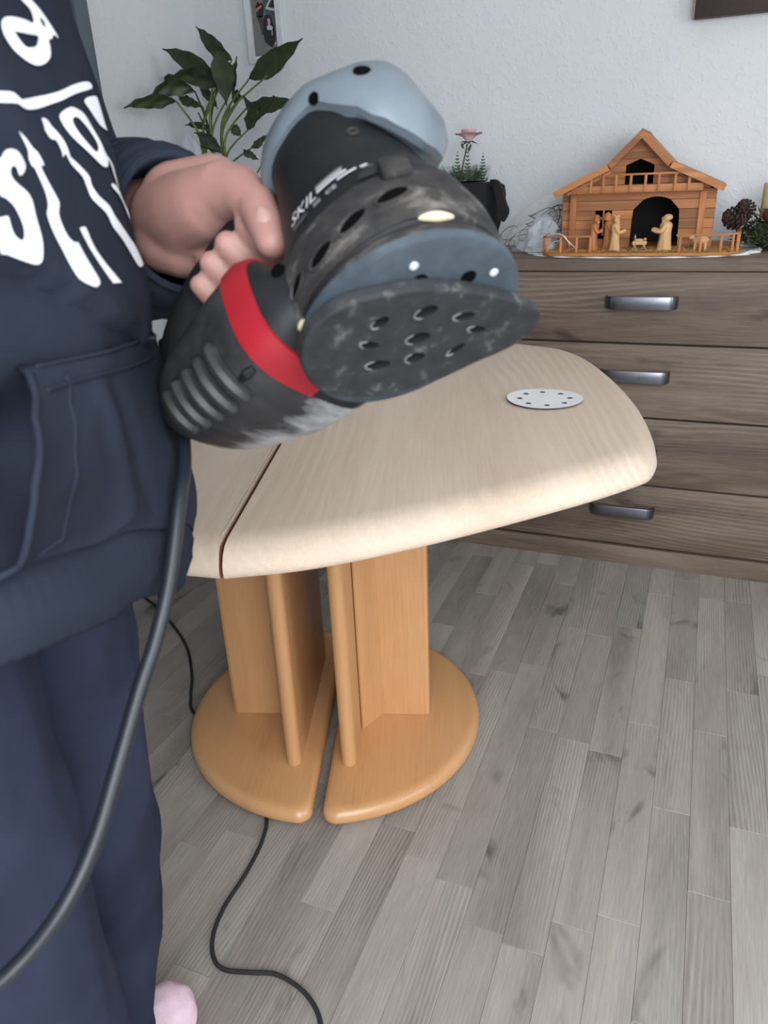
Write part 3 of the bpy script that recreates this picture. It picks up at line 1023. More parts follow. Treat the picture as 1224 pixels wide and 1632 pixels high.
def bagring(z, x0, x1, y0, y1, seed, amp=.006, e=4.0):
    q = []
    for k in range(48):
        a = 2 * PI * k / 48
        c_, s_ = math.cos(a), math.sin(a)
        r = (abs(c_) ** e + abs(s_) ** e) ** (-1 / e)
        d = amp * mnoise.noise(Vector((c_ * 2, s_ * 2, z * 14 + seed)))
        q.append(Vector(((x0 + x1) / 2 + ((x1 - x0) / 2 + d) * r * c_, (y0 + y1) / 2 + ((y1 - y0) / 2 + d) * r * s_, z)))
    return q


MB().loft([bagring(TOPZ + .0005, -.80, -.615, 2.27, 2.47, 1), bagring(TOPZ + .03, -.80, -.603, 2.265, 2.475, 1), bagring(.985, -.80, -.583, 2.265, 2.475, 1), bagring(1.04, -.80, -.574, 2.268, 2.472, 1),
           bagring(1.066, -.797, -.577, 2.272, 2.468, 1, .004), bagring(1.0745, -.785, -.59, 2.285, 2.455, 1, .003), bagring(1.077, -.75, -.62, 2.31, 2.43, 1, .001)]).build('bag_body', M['black_cloth'], bx, angle=60)
sp_ = catmull([(-.590, 2.30, 1.072), (-.572, 2.285, 1.070), (-.562, 2.28, 1.052), (-.556, 2.278, 1.030), (-.550, 2.276, 1.012), (-.545, 2.275, .998), (-.556, 2.275, .980)], 6)
rings = []
for i, p in enumerate(sp_):
    w_ = lerp(.016, .022, i / len(sp_))
    tdir = (sp_[min(i + 1, len(sp_) - 1)] - sp_[max(i - 1, 0)]).normalized()
    nr_ = Vector((-tdir.z, 0, tdir.x)).normalized()
    rings.append([p + nr_ * w_ * .7 + Vector((0, .01, 0)), p + nr_ * w_ * .7 - Vector((0, .012, 0)), p - nr_ * w_ * .5 - Vector((0, .014, 0)), p - nr_ * w_ * .5 + Vector((0, .01, 0))])
MB().loft(rings).build('strap', M['black_cloth'], bx, angle=60)
bowl = thing('glass_bowl', 'shallow clear glass bowl of ferns holding one pink rose, standing on the black bag', 'bowl', (-.684, 2.36, 1.0775))
MB().lathe((-.684, 2.36, 1.0775), [(.058, .0005), (.066, .003), (.072, .020), (.0755, .044), (.0745, .0445), (.0700, .020), (.064, .005), (.056, .0035)], 40).build('glass', M['glass'], bowl)
fr_ = MB()
frg = random.Random(8)


def frond(mb, base, dirv, L, w):
    b = Vector(base); d = Vector(dirv).normalized()
    s = d.cross(Vector((0, 1, 0))).normalized()
    n_ = 9
    for i in range(n_):
        f = i / (n_ - 1)
        c_ = b + d * (L * f)
        ww = w * (1 - f) ** .8 * (1 if f > .1 else .6) + .0015
        hh = L / n_ * .62
        for sg in (-1, 1):
            mb.add([c_ - d * hh * .3, c_ + s * (sg * ww) + d * hh * .5, c_ + s * (sg * ww * .9) + d * hh * 1.1, c_ + d * hh * .7], [(0, 1, 2, 3)])


for k in range(46):
    a = frg.uniform(0, 2 * PI); r = frg.uniform(0, .05)
    b = (-.684 + r * math.cos(a), 2.36 + r * math.sin(a), 1.083)
    frond(fr_, b, (math.cos(a) * frg.uniform(.1, .9), math.sin(a) * .5 - .1, frg.uniform(.5, 1)), frg.uniform(.028, .048), frg.uniform(.006, .011))
fr_.build('fern_leaves', M['fern'], bowl, smooth=False, kind='stuff')
for px_, L in ((-.705, .072), (-.674, .080), (-.628, .066)):
    q = MB(); frond(q, (px_, 2.345, 1.085), (.03, 0, 1), L, .012); q.build('fern_frond', M['fern'], bowl, smooth=False)
rose = thing('rose', 'single pale pink rose on a thin stem rising from the glass bowl', 'flower', (-.690, 2.36, 1.084))
MB().tube(catmull([(-.694, 2.36, 1.084), (-.690, 2.358, 1.125), (-.680, 2.356, 1.165), (-.677, 2.356, 1.182)], 6), .0024, 8).build('stem', M['sepal'], rose)
rc_ = Vector((-.672, 2.356, 1.190))
for i in range(17):
    ring_ = 0 if i < 3 else (1 if i < 8 else 2)
    a = i * 2.39996
    R0 = (.008, .018, .028)[ring_]
    op = (.1, .3, .75)[ring_]
    hgt = (.034, .032, .027)[ring_]
    m_ = MB()
    rows = []
    for u in range(6):
        f = u / 5
        row = []
        for v in range(7):
            b = a + (v - 3) / 3 * (.95 - .15 * ring_)
            rr_ = R0 * (.35 + .65 * f) + op * .016 * f * f
            zz = hgt * f - op * .010 * f ** 3 - .004 * (abs(v - 3) / 3) ** 2 * f
            row.append(rc_ + Vector((rr_ * math.cos(b), rr_ * math.sin(b), zz)))
        rows.append(row)
    m_.loft(rows, False, False, False)
    m_.build('petal', M['petal'], rose, angle=80)
for k in range(5):
    a = k * 1.2566
    q = MB()
    tip = rc_ + Vector((.030 * math.cos(a), .030 * math.sin(a), -.012 + .006 * (k % 2)))
    sd_ = Vector((-math.sin(a), math.cos(a), 0)) * .006
    b = rc_ + Vector((0, 0, -.003)); md = (b + tip) / 2 + Vector((0, 0, .003))
    q.add([b, md + sd_, tip, md - sd_], [(0, 1, 2, 3)])
    q.build('sepal', M['sepal'], rose)
for (x, z, L, sx_) in ((-.668, 1.170, .022, 1), (-.69, 1.176, .016, -1)):
    q = MB(); q.ball((x, 2.352, z), (.004, .002, L / 2), 8, 6, Matrix.Rotation(sx_ * .4, 3, 'Y')); q.build('leaflet', M['sepal'], rose)

# ---- peace lily
lily = thing('peace_lily', 'tall peace lily with long dark green leaves in the corner on the dresser', 'plant', (-1.50, 2.30, TOPZ))
MB().lathe((-1.505, 2.30, TOPZ + .0005), [(.062, 0), (.066, .004), (.082, .150), (.086, .152), (.086, .166), (.079, .166), (.076, .14)], 36, cap1=False).build('pot', M['pot'], lily)
MB().lathe((-1.505, 2.30, TOPZ + .135), [(.074, 0), (.074, .012), (.03, .018)], 24).build('soil', M['soil'], lily)


def leaf(base, tip, w, y, bend, roll=0.0, mat='leaf', dy=0.0, fold=.35, curl=.0):
    """blade from base to tip; bend lifts the middle, fold closes it along the midrib"""
    B, T = Vector(base), Vector(tip)
    B.y += 0; T.y += dy
    ch = T - B
    L = ch.length
    t_ = ch / L
    view = Vector((.5, -.84, -.1)).normalized()
    s = t_.cross(view).normalized()
    nrm = s.cross(t_).normalized()
    s2 = s * math.cos(roll) + nrm * math.sin(roll)
    n2 = s2.cross(t_).normalized()
    rows = []
    N = 14
    for i in range(N + 1):
        f = i / N
        c_ = B + ch * f + s * (bend * L * 4 * f * (1 - f)) + n2 * (curl * L * f * f)
        ww = w * .46 * max(0, math.sin(PI * f ** .80)) ** 1.15 + .0006
        row = []
        for j in range(-3, 4):
            g = j / 3
            row.append(c_ + s2 * (g * ww) + n2 * (abs(g) * ww * fold + .003 * math.sin(f * 17 + j * 1.3)) + s2 * (.0016 * math.sin(f * 26) * g) - Vector((0, 0, .16 * L * max(0, f - .72) ** 1.5)))
        rows.append(row)
    m_ = MB().loft(rows, False, False, False)
    m_.loft([[p - n2 * .0006 for p in r] for r in rows], False, False, False)
    return m_.build('leaf', M[mat], lily, angle=70)


K = .2614
LV = [  # tip, base, width (in metres), bend, roll, depth
    ((-1.5246, 2.3100, 1.5506), (-1.4041, 2.3000, 1.4463), .050, -.04, .35, 'leaf'),
    ((-1.6082, 2.2400, 1.4919), (-1.4432, 2.2800, 1.3931), .064, .02, .3, 'leaf'),
    ((-1.5670, 2.2000, 1.4089), (-1.4362, 2.2700, 1.3764), .062, .10, .5, 'leaf'),
    ((-1.5988, 2.1200, 1.3425), (-1.5101, 2.2400, 1.3663), .056, .16, .4, 'leaf'),
    ((-1.6199, 2.0300, 1.3206), (-1.5556, 2.2000, 1.3402), .044, .04, .4, 'leaf'),
    ((-1.7193, 2.3600, 1.4180), (-1.6179, 2.3400, 1.3996), .036, .10, .3, 'leaf'),
    ((-1.3915, 2.2200, 1.3216), (-1.4380, 2.2800, 1.4665), .072, -.02, .2, 'leaf'),
    ((-1.3972, 2.3200, 1.4599), (-1.4125, 2.3000, 1.3457), .026, -.03, .6, 'leaf'),
    ((-1.1385, 2.2600, 1.4791), (-1.3504, 2.3000, 1.3921), .066, .03, .2, 'leaf'),
    ((-1.2369, 2.2400, 1.3383), (-1.3673, 2.2800, 1.3479), .046, .36, .3, 'leaf'),
    ((-1.1827, 2.2800, 1.3256), (-1.3505, 2.2900, 1.3230), .050, .06, .4, 'leaf'),
    ((-1.2981, 2.2600, 1.3134), (-1.3612, 2.2800, 1.2529), .040, -.06, .2, 'leaf'),
    ((-1.6049, 2.3000, 1.2834), (-1.5025, 2.3000, 1.2699), .026, .02, .5, 'leaf'),
    ((-1.5315, 2.2400, 1.2574), (-1.4512, 2.2600, 1.1928), .044, .06, .3, 'leaf_dull'),
    ((-1.2883, 2.2700, 1.2376), (-1.3541, 2.2800, 1.2024), .024, .06, .3, 'leaf_dull'),
    ((-1.4154, 2.3300, 1.2416), (-1.4415, 2.3100, 1.2705), .034, .02, .3, 'leaf'),
    ((-1.3110, 2.2400, 1.1691), (-1.3724, 2.2600, 1.1970), .026, .05, .4, 'leaf_dull'),
    ((-1.5165, 2.2800, 1.3289), (-1.6006, 2.2800, 1.3610), .034, .06, .4, 'leaf'),
    ((-1.5117, 2.3600, 1.3261), (-1.5703, 2.3600, 1.3906), .030, -.03, .2, 'leaf_dull'),
    ((-1.4882, 2.3400, 1.3945), (-1.5788, 2.3300, 1.4749), .040, .02, .4, 'leaf'),
    ((-1.4876, 2.3300, 1.4738), (-1.4388, 2.3100, 1.3929), .052, .0, .3, 'leaf'),
    ((-1.4304, 2.3300, 1.3306), (-1.4069, 2.3200, 1.3690), .030, .0, .3, 'leaf'),
]
for tip, base, w_, bd_, rl, mt in LV:
    leaf(base, tip, w_, 0, bd_, rl, mt)
SB = [(-1.535, 2.29), (-1.515, 2.31), (-1.50, 2.28), (-1.475, 2.30), (-1.46, 2.285), (-1.49, 2.32)]
STM = [((-1.4041, 2.3000, 1.4463), 0), ((-1.4432, 2.2800, 1.3931), 1), ((-1.4362, 2.2700, 1.3764), 0), ((-1.5101, 2.2400, 1.3663), 1), ((-1.5556, 2.2000, 1.3402), 0), ((-1.4380, 2.2800, 1.4665), 2), ((-1.4125, 2.3000, 1.3457), 5), ((-1.3504, 2.3000, 1.3921), 3),
       ((-1.3673, 2.2800, 1.3479), 3), ((-1.3505, 2.2900, 1.3230), 4), ((-1.3612, 2.2800, 1.2529), 4), ((-1.5025, 2.3000, 1.2699), 0), ((-1.3541, 2.2800, 1.2024), 4), ((-1.5280, 2.2700, 1.3108), 1), ((-1.5165, 2.2800, 1.3289), 1), ((-1.2701, 2.2700, 1.3920), 3), ((-1.4144, 2.2700, 1.3439), 2)]
for (e_, bi) in STM:
    b = Vector((SB[bi][0], SB[bi][1], TOPZ + .14))
    E_ = Vector(e_)
    top = b + Vector(((E_.x - b.x) * .12, (E_.y - b.y) * .2, min(.28, (E_.z - b.z) * .72)))
    path = catmull([b, b.lerp(top, .5) + Vector((.004 * (bi % 3 - 1), 0, 0)), top, E_], 6)
    m_ = len(path)
    MB().tube(path, [lerp(.0062, .0024, i / (m_ - 1)) for i in range(m_)], 8).build('stem', M['stem'] if bi in (0, 2, 3, 4) else M['stem_d'], lily)
MB().tube(catmull([(-1.46, 2.285, TOPZ + .14), (-1.3422, 2.2800, 1.1316), (-1.3117, 2.2700, 1.1632), (-1.2837, 2.2700, 1.1772), (-1.2692, 2.2700, 1.1775)], 6), .0018, 6).build('stem', M['black_wire'], lily)
for k in range(7):
    b = Vector((-1.53 + .014 * k, 2.27 - .006 * (k % 2), 1.12 + .012 * (k % 3)))
    leaf(b, b + Vector((frg.uniform(-.05, .05), -.03, frg.uniform(.0, .05))), .022, 0, .05, .4, 'stem' if k % 2 else 'leaf_dull')
wrp = thing('clear_wrapping', 'small crumple of clear wrapping with a black fern tip, left of the lily stems', 'wrapping', (-1.545, 2.25, 1.06))
crumple((-1.545, 2.215, TOPZ + .0005), (.034, .03), .19, 22, 8, 2.2, .3, .0, .0).build('sheet', M['milky'], wrp, angle=20)
crumple((-1.530, 2.212, TOPZ + .165), (.060, .035), .200, 26, 9, 6.2, .6, -.012, .0).build('film', M['milky'], wrp, angle=20)
q = MB()
for k in range(9):
    b = Vector((-1.5099, 2.2400, 1.2211)) + Vector((.0046 * k, 0, -.003 * (k % 3)))
    q.tube([b, b + Vector((-.004 + .002 * (k % 4), 0, .020 - .002 * k))], .0013, 5)
q.tube([(-1.5123, 2.2400, 1.2142), (-1.4530, 2.2400, 1.1950)], .0022, 5)
q.build('fern_tip', M['black_wire'], wrp)

# ---- arrangement of cones, moss and a dried rose at the right-hand end
ar = thing('cone_arrangement', 'dried arrangement of pine cones and moss at the right end of the dresser', 'arrangement', (.155, 2.37, TOPZ))


def pine_cone(c, ax, L, R):
    A = Vector(ax).normalized()
    X = A.cross(Vector((0, 0, 1))).normalized(); Y = A.cross(X)
    C0 = Vector(c)
    m_ = MB()
    m_.lathe(C0 - A * L / 2, [(R * .3, 0), (R * .5, L * .2), (R * .45, L * .6), (R * .15, L * .95)], 10, A)
    nsc = 62
    for i in range(nsc):
        f = i / nsc
        a = i * 2.39996
        rr_ = R * (math.sin(PI * (.12 + .80 * f)) ** .8)
        p = C0 + A * (L * (f - .5))
        d = X * math.cos(a) + Y * math.sin(a)
        s = A.cross(d)
        o_ = p + d * rr_ + A * (.006 - .012 * f)
        b = p + d * rr_ * .3
        w_ = R * .24
        m_.add([b - s * w_ * .4, b + s * w_ * .4, o_ + s * w_, o_ + d * .001 + A * .003, o_ - s * w_, b - A * .002, o_ - A * .0035], [(0, 1, 2, 3, 4), (1, 5, 6, 2), (5, 0, 4, 6), (2, 6, 3), (4, 3, 6)])
    return m_.build('pine_cone', M['cone'], ar, smooth=False)


pine_cone((.062, 2.33, .966), (-.75, -.35, .25), .066, .030)
pine_cone((.088, 2.36, .985), (-.2, -.3, .8), .060, .027)
mo = MB()
mr = random.Random(4)
for k in range(900):
    a, r = mr.uniform(0, 2 * PI), mr.random() ** .5
    p = Vector((.158 + .085 * r * math.cos(a), 2.37 + .09 * r * math.sin(a), TOPZ + .008 + (1 - r * r) * .085 * mr.random() + .012))
    d = Vector((mr.uniform(-1, 1), mr.uniform(-1, .4), mr.uniform(-.2, 1))).normalized()
    s = d.cross(Vector((mr.uniform(-1, 1), mr.uniform(-1, 1), mr.uniform(-1, 1)))).normalized()
    L = mr.uniform(.012, .030)
    mo.add([p, p + d * L * .5 + s * .003, p + d * L, p + d * L * .5 - s * .003], [(0, 1, 2, 3)])
mo.ball((.170, 2.38, TOPZ + .034), (.070, .075, .033), 16, 10)
mo.build('moss', M['moss'], ar, smooth=False, kind='stuff')
MB().ball((.150, 2.318, .972), (.020, .018, .020), 12, 9).build('dried_rose', M['berry'], ar)
cd = thing('candle', 'thick cream candle standing in the cone arrangement at the frame edge', 'candle', (.157, 2.385, .963))
MB().lathe((.157, 2.385, .9625), [(.030, 0), (.031, .002), (.031, .083), (.029, .086), (.004, .083)], 28).build('wax', M['wax'], cd)
MB().tube([(.157, 2.385, 1.045), (.1575, 2.385, 1.058)], .0012, 6).build('wick', M['dark'], cd)

# ---- pictures on the back wall
pf = thing('picture_frame', 'slim white picture frame with a street snapshot, on the wall above the lily', 'picture', (-1.40, 2.55, 1.565))
fx0, fx1, fz0, fz1 = -1.488, -1.352, 1.466, 1.664
ix0, ix1, iz0, iz1 = -1.466, -1.376, 1.486, 1.646
fm = MB()
for (a, b, c_, d) in ((fx0, ix0, fz0, fz1), (ix1, fx1, fz0, fz1), (ix0, ix1, fz0, iz0), (ix0, ix1, iz1, fz1)):
    fm.box(((a + b) / 2, 2.5525, (c_ + d) / 2), (b - a, .018, d - c_), .003)
fm.build('frame', M['silver'], pf)
flat = lambda n_, c_: plain(n_, c_, .7, var=.15, scale=180)
PM = [flat('print_ground', srgb(118, 116, 116)), flat('print_dark', srgb(34, 36, 40)), flat('print_car', srgb(78, 86, 92)), flat('print_skin', srgb(168, 120, 100)), flat('print_pink', srgb(206, 150, 160)), flat('print_pale', srgb(190, 192, 192)), flat('print_brown', srgb(72, 62, 54))]
pr_ = MB()


def patch(mi, pts, lay):
    pr_.cur = mi
    pr_.add([(lerp(ix0, ix1, u), 2.5545 - .0002 * lay, lerp(iz1, iz0, v)) for u, v in pts], [tuple(range(len(pts)))])


patch(0, [(0, 0), (1, 0), (1, 1), (0, 1)], 0)
patch(2, [(.5, 0), (1, 0), (1, .62), (.62, .4), (.5, .2)], 1)
patch(5, [(.58, .17), (.8, .02), (.98, .0), (.98, .03), (.82, .06), (.68, .16), (1, .21), (1, .25), (.6, .19)], 2)
patch(1, [(.72, .15), (.83, .07), (1, .05), (1, .19)], 2)
patch(1, [(.18, .12), (.3, .04), (.45, .05), (.52, .14), (.47, .30), (.36, .33), (.2, .30)], 3)
patch(3, [(.33, .0), (.43, .0), (.45, .06), (.38, .09), (.32, .05)], 4)
patch(3, [(.17, .17), (.3, .14), (.42, .11), (.46, .14), (.32, .18), (.22, .23)], 4)
patch(6, [(.2, .30), (.46, .29), (.42, .5), (.44, .62), (.34, .62), (.3, .45)], 3)
patch(1, [(.44, .4), (.5, .31), (.64, .28), (.78, .32), (.84, .45), (.92, .62), (.9, .78), (.72, .86), (.5, .78), (.44, .74), (.42, .55)], 4)
patch(4, [(.62, .36), (.72, .35), (.75, .42), (.71, .48), (.64, .47)], 5)
patch(5, [(.58, .49), (.68, .46), (.8, .50), (.83, .53), (.74, .56), (.6, .55)], 5)
patch(5, [(.77, .55), (.80, .55), (.79, .66), (.76, .65)], 5)
patch(5, [(.84, .80), (.9, .76), (.93, .80), (.86, .85)], 5)
pr_.build('photo_print', PM, pf, smooth=False)
MB().box(((ix0 + ix1) / 2, 2.558, (iz0 + iz1) / 2), (ix1 - ix0 + .01, .005, iz1 - iz0 + .01)).build('backing', M['dark'], pf, smooth=False)

dp = thing('dark_picture', 'large dark brown wooden panel hanging at the top right of the wall', 'picture', (.28, 2.54, 1.70))
MB().box((.282, 2.536, 1.716), (.76, .034, .52), .003).build('panel', M['darkframe'], dp)
MB().box((-.0995, 2.537, 1.716), (.004, .03, .515), .001).build('pale_strip', plain('beige_grey', srgb(150, 142, 132), .8), dp)  # thin beige-grey strip down the left side of the panel

# ------------------------------------------------------------------ the power sander held up in the hand
# local frame: x = towards the nose, y = away side, z = up the motor
SM = Matrix(((0.7794, 0.2964, -0.5520, -0.1406), (0.0842, 0.8235, 0.5611, 0.3897), (0.6209, -0.4838, 0.6168, 1.0265), (0, 0, 0, 1)))
M['tool_black'] = plain('tool_black_plastic', srgb(25, 26, 28), .5, var=.4, scale=35, bump=.1, bscale=900, Specular_IOR_Level=.3)
M['tool_grip'] = plain('tool_soft_grip', srgb(20, 21, 23), .75, var=.25, scale=60, Specular_IOR_Level=.25)
t = NT('tool_dusty_plastic')
pos = t.n('ShaderNodeTexCoord').outputs['Object']
a_ = t.noise(t.map(pos, (1, 1, 2.2)), 34, 5, .65, .4)
b_ = t.noise(pos, 240, 3, .6)
dm = t.ramp(t.math('ADD', a_, t.math('MULTIPLY', b_, .12)), [(.60, (0, 0, 0, 1)), (.84, (.65, .65, .65, 1))])
t.base(t.mix(dm, t.ramp(a_, [(.3, srgb(28, 28, 29)), (.6, srgb(56, 54, 53))]), srgb(138, 134, 128)))
t.set(Roughness=.8, Specular_IOR_Level=.25)
M['tool_dusty'] = t.m
M['tool_grey'] = plain('tool_grey_plastic', srgb(104, 114, 122), .36, var=.12, scale=30)
M['tool_red'] = plain('tool_red_plastic', srgb(145, 18, 31), .5, var=.08)
M['pad_rubber'] = plain('pad_rubber', srgb(58, 68, 76), .6, var=.4, scale=45)
M['print'] = plain('white_print', srgb(205, 205, 208), .6, var=.05)
M['print2'] = plain('grey_print', srgb(120, 120, 124), .6, var=.05)
M['dust'] = plain('pale_wood_dust', srgb(205, 196, 160), .95, var=.2)
M['hole'] = plain('dark_hole', srgb(7, 7, 8), .95, Specular_IOR_Level=.05)
M['cord'] = plain('sander_cord', srgb(26, 31, 38), .42, var=.1)
# worn plate: dark steel with pale scuffs
t = NT('worn_plate')
pos = t.n('ShaderNodeTexCoord').outputs['Object']
a_ = t.noise(pos, 70, 5, .7)
b_ = t.noise(pos, 320, 3, .6)
sc_ = t.ramp(t.math('ADD', a_, t.math('MULTIPLY', b_, .25)), [(.70, (0, 0, 0, 1)), (.98, (1, 1, 1, 1))])
t.base(t.mix(sc_, t.ramp(a_, [(.3, srgb(36, 38, 40)), (.7, srgb(54, 57, 60))]), srgb(118, 122, 122)))
t.set(Roughness=.55, Metallic=.2, Specular_IOR_Level=.4)
M['plate'] = t.m

sander = thing('power_sander', 'black handheld power sander with grey top cap and red band, held up over the table', 'power tool', mat=SM)


def ell(cx, cy, z, rx, ry, n=40, e=2.0, tilt=0.0):
    q = []
    for k in range(n):
        a = 2 * PI * k / n
        c_, s_ = math.cos(a), math.sin(a)
        r = (abs(c_) ** e + abs(s_) ** e) ** (-1 / e)
        x, y = cx + rx * r * c_, cy + ry * r * s_
        q.append(Vector((x, y, z + tilt * (x - cx))))
    return q


# motor body
lv = [(.012, 0, 0, .0565, .0560), (.016, 0, 0, .0590, .0585), (.045, 0, 0, .0585, .0575), (.055, .000, .001, .0575, .0555), (.064, -.001, .001, .0540, .0520),
      (.085, -.002, .003, .0480, .0485), (.110, -.003, .005, .0435, .0460), (.135, -.002, .006, .0430, .0435), (.150, -.002, .006, .0430, .0410)]
mb = MB()
mb.loft([ell(cx, cy, z, rx, ry, 48, 2.3) for z, cx, cy, rx, ry in lv])
mb.build('motor_housing', M['tool_black'], sander, local=True, angle=60)
# moulded shoulder that carries the vents
sh = MB()
sh.loft([ell(0, 0, z, rx, rx * .985, 48, 2.3) for z, rx in ((.0135, .0592), (.018, .0605), (.040, .0605), (.047, .0592))])
sh.build('vent_collar', M['tool_dusty'], sander, local=True, angle=60)


def on_body(ang, z, off=0.0):
    """point on the motor body, ang in degrees about the axis"""
    for i in range(len(lv) - 1):
        if lv[i][0] <= z <= lv[i + 1][0]: break
    f = (z - lv[i][0]) / (lv[i + 1][0] - lv[i][0])
    _, cx, cy, rx, ry = [lerp(p, q, f) for p, q in zip(lv[i], lv[i + 1])]
    if .0135 < z < .047: rx, ry = max(rx, .0605), max(ry, .0596)
    a = math.radians(ang)
    c_, s_ = math.cos(a), math.sin(a)
    r = (abs(c_) ** 2.3 + abs(s_) ** 2.3) ** (-1 / 2.3)
    return Vector((cx + (rx * r + off) * c_, cy + (ry * r + off) * s_, z))


def slot(ang, z, da, dz, name='vent_slot', mat='hole', tilt=0.0, off=.0004, n=20, rim=True):
    c_ = on_body(ang, z, off)
    ring = [on_body(ang + da * math.cos(2 * PI * k / n) + tilt * math.sin(2 * PI * k / n), z + dz * math.sin(2 * PI * k / n), off) for k in range(n)]
    m_ = MB().add([c_] + ring, [(0, 1 + k, 1 + (k + 1) % n) for k in range(n)])
    o = m_.build(name, M[mat], sander, local=True)
    if rim:
        MB().tube(ring + [ring[0]], .0010, 6, cap=False).build('vent_rim', M['tool_dusty'], o, local=True)
    return o


for a_, z_, da_, dz_ in ((-132, .034, 4, .0045), (-117, .025, 7, .0042), (-96, .024, 8, .0045), (-75, .027, 8, .0045), (-54, .030, 8, .0045)):
    slot(a_, z_, da_, dz_, tilt=2.5)
slot(-58, .052, 7, .004, 'latch', 'tool_dusty', off=.0022, rim=False)
slot(-50, .105, 3.5, .003, 'screw_recess', 'tool_grip', off=.0004)
# dusty skirt between motor and pad
MB().loft([ell(0, 0, z, r, r, 48) for z, r in ((.002, .0570), (.004, .0595), (.008, .0600), (.011, .0585), (.014, .0565))]).build('dust_skirt', M['tool_dusty'], sander, local=True)
for ang, z, ln in ((-38, .0130, 18), (-132, .012, 9)):
    pth = [on_body(ang + k * ln / 8 - ln / 2, z, .0012) for k in range(9)]
    MB().tube(pth, [.0006, .0015, .002, .0024, .0025, .0024, .002, .0015, .0006], 6).build('packed_dust', M['dust'], sander, local=True)
# grey top cap
RIM = [(-180, .143), (-140, .139), (-111, .138), (-90, .140), (-72, .139), (-52, .121), (-38, .104), (-25, .094), (-10, .091), (10, .098), (40, .114), (90, .132), (180, .143)]


def tab(tb_, x):
    for (x0, y0), (x1, y1) in zip(tb_, tb_[1:]):
        if x0 <= x <= x1:
            f = (x - x0) / (x1 - x0)
            return lerp(y0, y1, f * f * (3 - 2 * f))
    return tb_[-1][1]


cp_ = [(.1210, -.046, .048, -.036, .046), (.1200, -.050, .053, -.040, .050), (.1265, -.0505, .0610, -.0410, .0515), (.1340, -.049, .0640, -.0400, .0510), (.1450, -.046, .0620, -.0375, .0480), (.1560, -.036, .0600, -.0290, .0440), (.1640, -.018, .0530, -.0170, .0350),
       (.1690, .004, .0430, -.0050, .0250), (.1710, .018, .031, .004, .016)]
cap = MB()
rings = []
for z, xa, xb, ya, yb in cp_:
    q = []
    cx, cy = (xa + xb) / 2, (ya + yb) / 2
    for p in ell(cx, cy, z, (xb - xa) / 2, (yb - ya) / 2, 56, 2.6):
        rim = tab(RIM, math.degrees(math.atan2(p.y - .006, p.x)))
        q.append(Vector((p.x, p.y, .1790 - (.1710 - z) / (.1710 - .120) * (.1790 - rim))))
    rings.append(q)
cap.loft(rings)
cap_o = cap.build('top_cap', M['tool_grey'], sander, local=True, angle=42)

# screw holes of the cap and of the casing
for (c_, n_, r_, par) in (((.0465, -.0293, .1388), (.656, -.74, .149), .0052, cap_o), ((.0177, -.0399, .1393), (-.042, -.981, -.188), .0036, cap_o), ((-.0375, -.0523, .0461), (.15, -.98, .10), .0042, sander)):
    nn_ = Vector(n_).normalized()
    h_ = MB().lathe(Vector(c_) + nn_ * .0003, [(r_, -.001), (r_, .0003), (r_ * .8, .0004)], 16, nn_).build('screw_hole', M['hole'], par, local=True)
# moulded lug above the vents
lug = MB()
lc = on_body(-48, .046, .0015)
ln_ = Vector((math.cos(math.radians(-48)), math.sin(math.radians(-48)), 0))
lu = Vector((0, 0, 1)); lt = ln_.cross(lu)
rot_ = Matrix((lt, lu, ln_)).transposed()
lug.box(lc, (.016, .013, .006), .0028, rot_)
lug.build('housing_lug', M['tool_dusty'], sander, local=True)

# handle
hp = catmull([(-.005, .010, .150), (-.030, .004, .154), (-.055, .000, .150), (-.085, .000, .148), (-.110, .000, .144), (-.136, .000, .136), (-.158, .000, .121), (-.170, .000, .101), (-.172, -.001, .080), (-.166, -.002, .062)], 5)
nh = len(hp)
MB().tube(hp, [lerp(.0225, .0165, min(1, k / (nh * .25))) if k < nh * .25 else lerp(.0165, .0180, max(0, (k / nh - .6) / .4)) for k in range(nh)], 20).build('handle', M['tool_grip'], sander, local=True)
# rear casing, red band and dust box share one rounded section


def sec(x, y0, y1, z0, z1, rc=.45, n=32, e=3.2):
    cy, cz, ry, rz = (y0 + y1) / 2, (z0 + z1) / 2, (y1 - y0) / 2, (z1 - z0) / 2
    q = []
    for k in range(n):
        a = 2 * PI * k / n
        c_, s_ = math.cos(a), math.sin(a)
        r = (abs(c_) ** e + abs(s_) ** e) ** (-1 / e)
        q.append(Vector((x, cy + ry * r * c_, cz + rz * r * s_)))
    return q


stn = [(-.030, -.050, .050, .012, .060), (-.046, -.0545, .053, .008, .066), (-.054, -.0570, .0545, .005, .080), (-.060, -.0575, .055, .004, .0865), (-.084, -.0560, .053, .004, .088), (-.110, -.0515, .050, .008, .0875),
       (-.135, -.0455, .046, .017, .087), (-.158, -.038, .040, .028, .085), (-.170, -.031, .034, .036, .082), (-.176, -.022, .026, .044, .076)]


def at_x(x, g=0.0):
    for i in range(len(stn) - 1):
        if stn[i][0] >= x >= stn[i + 1][0]: break
    f = (x - stn[i][0]) / (stn[i + 1][0] - stn[i][0])
    _, a, b, c_, d = [lerp(p, q, f) for p, q in zip(stn[i], stn[i + 1])]
    return (x, a - g, b + g, c_ - g, d + g)


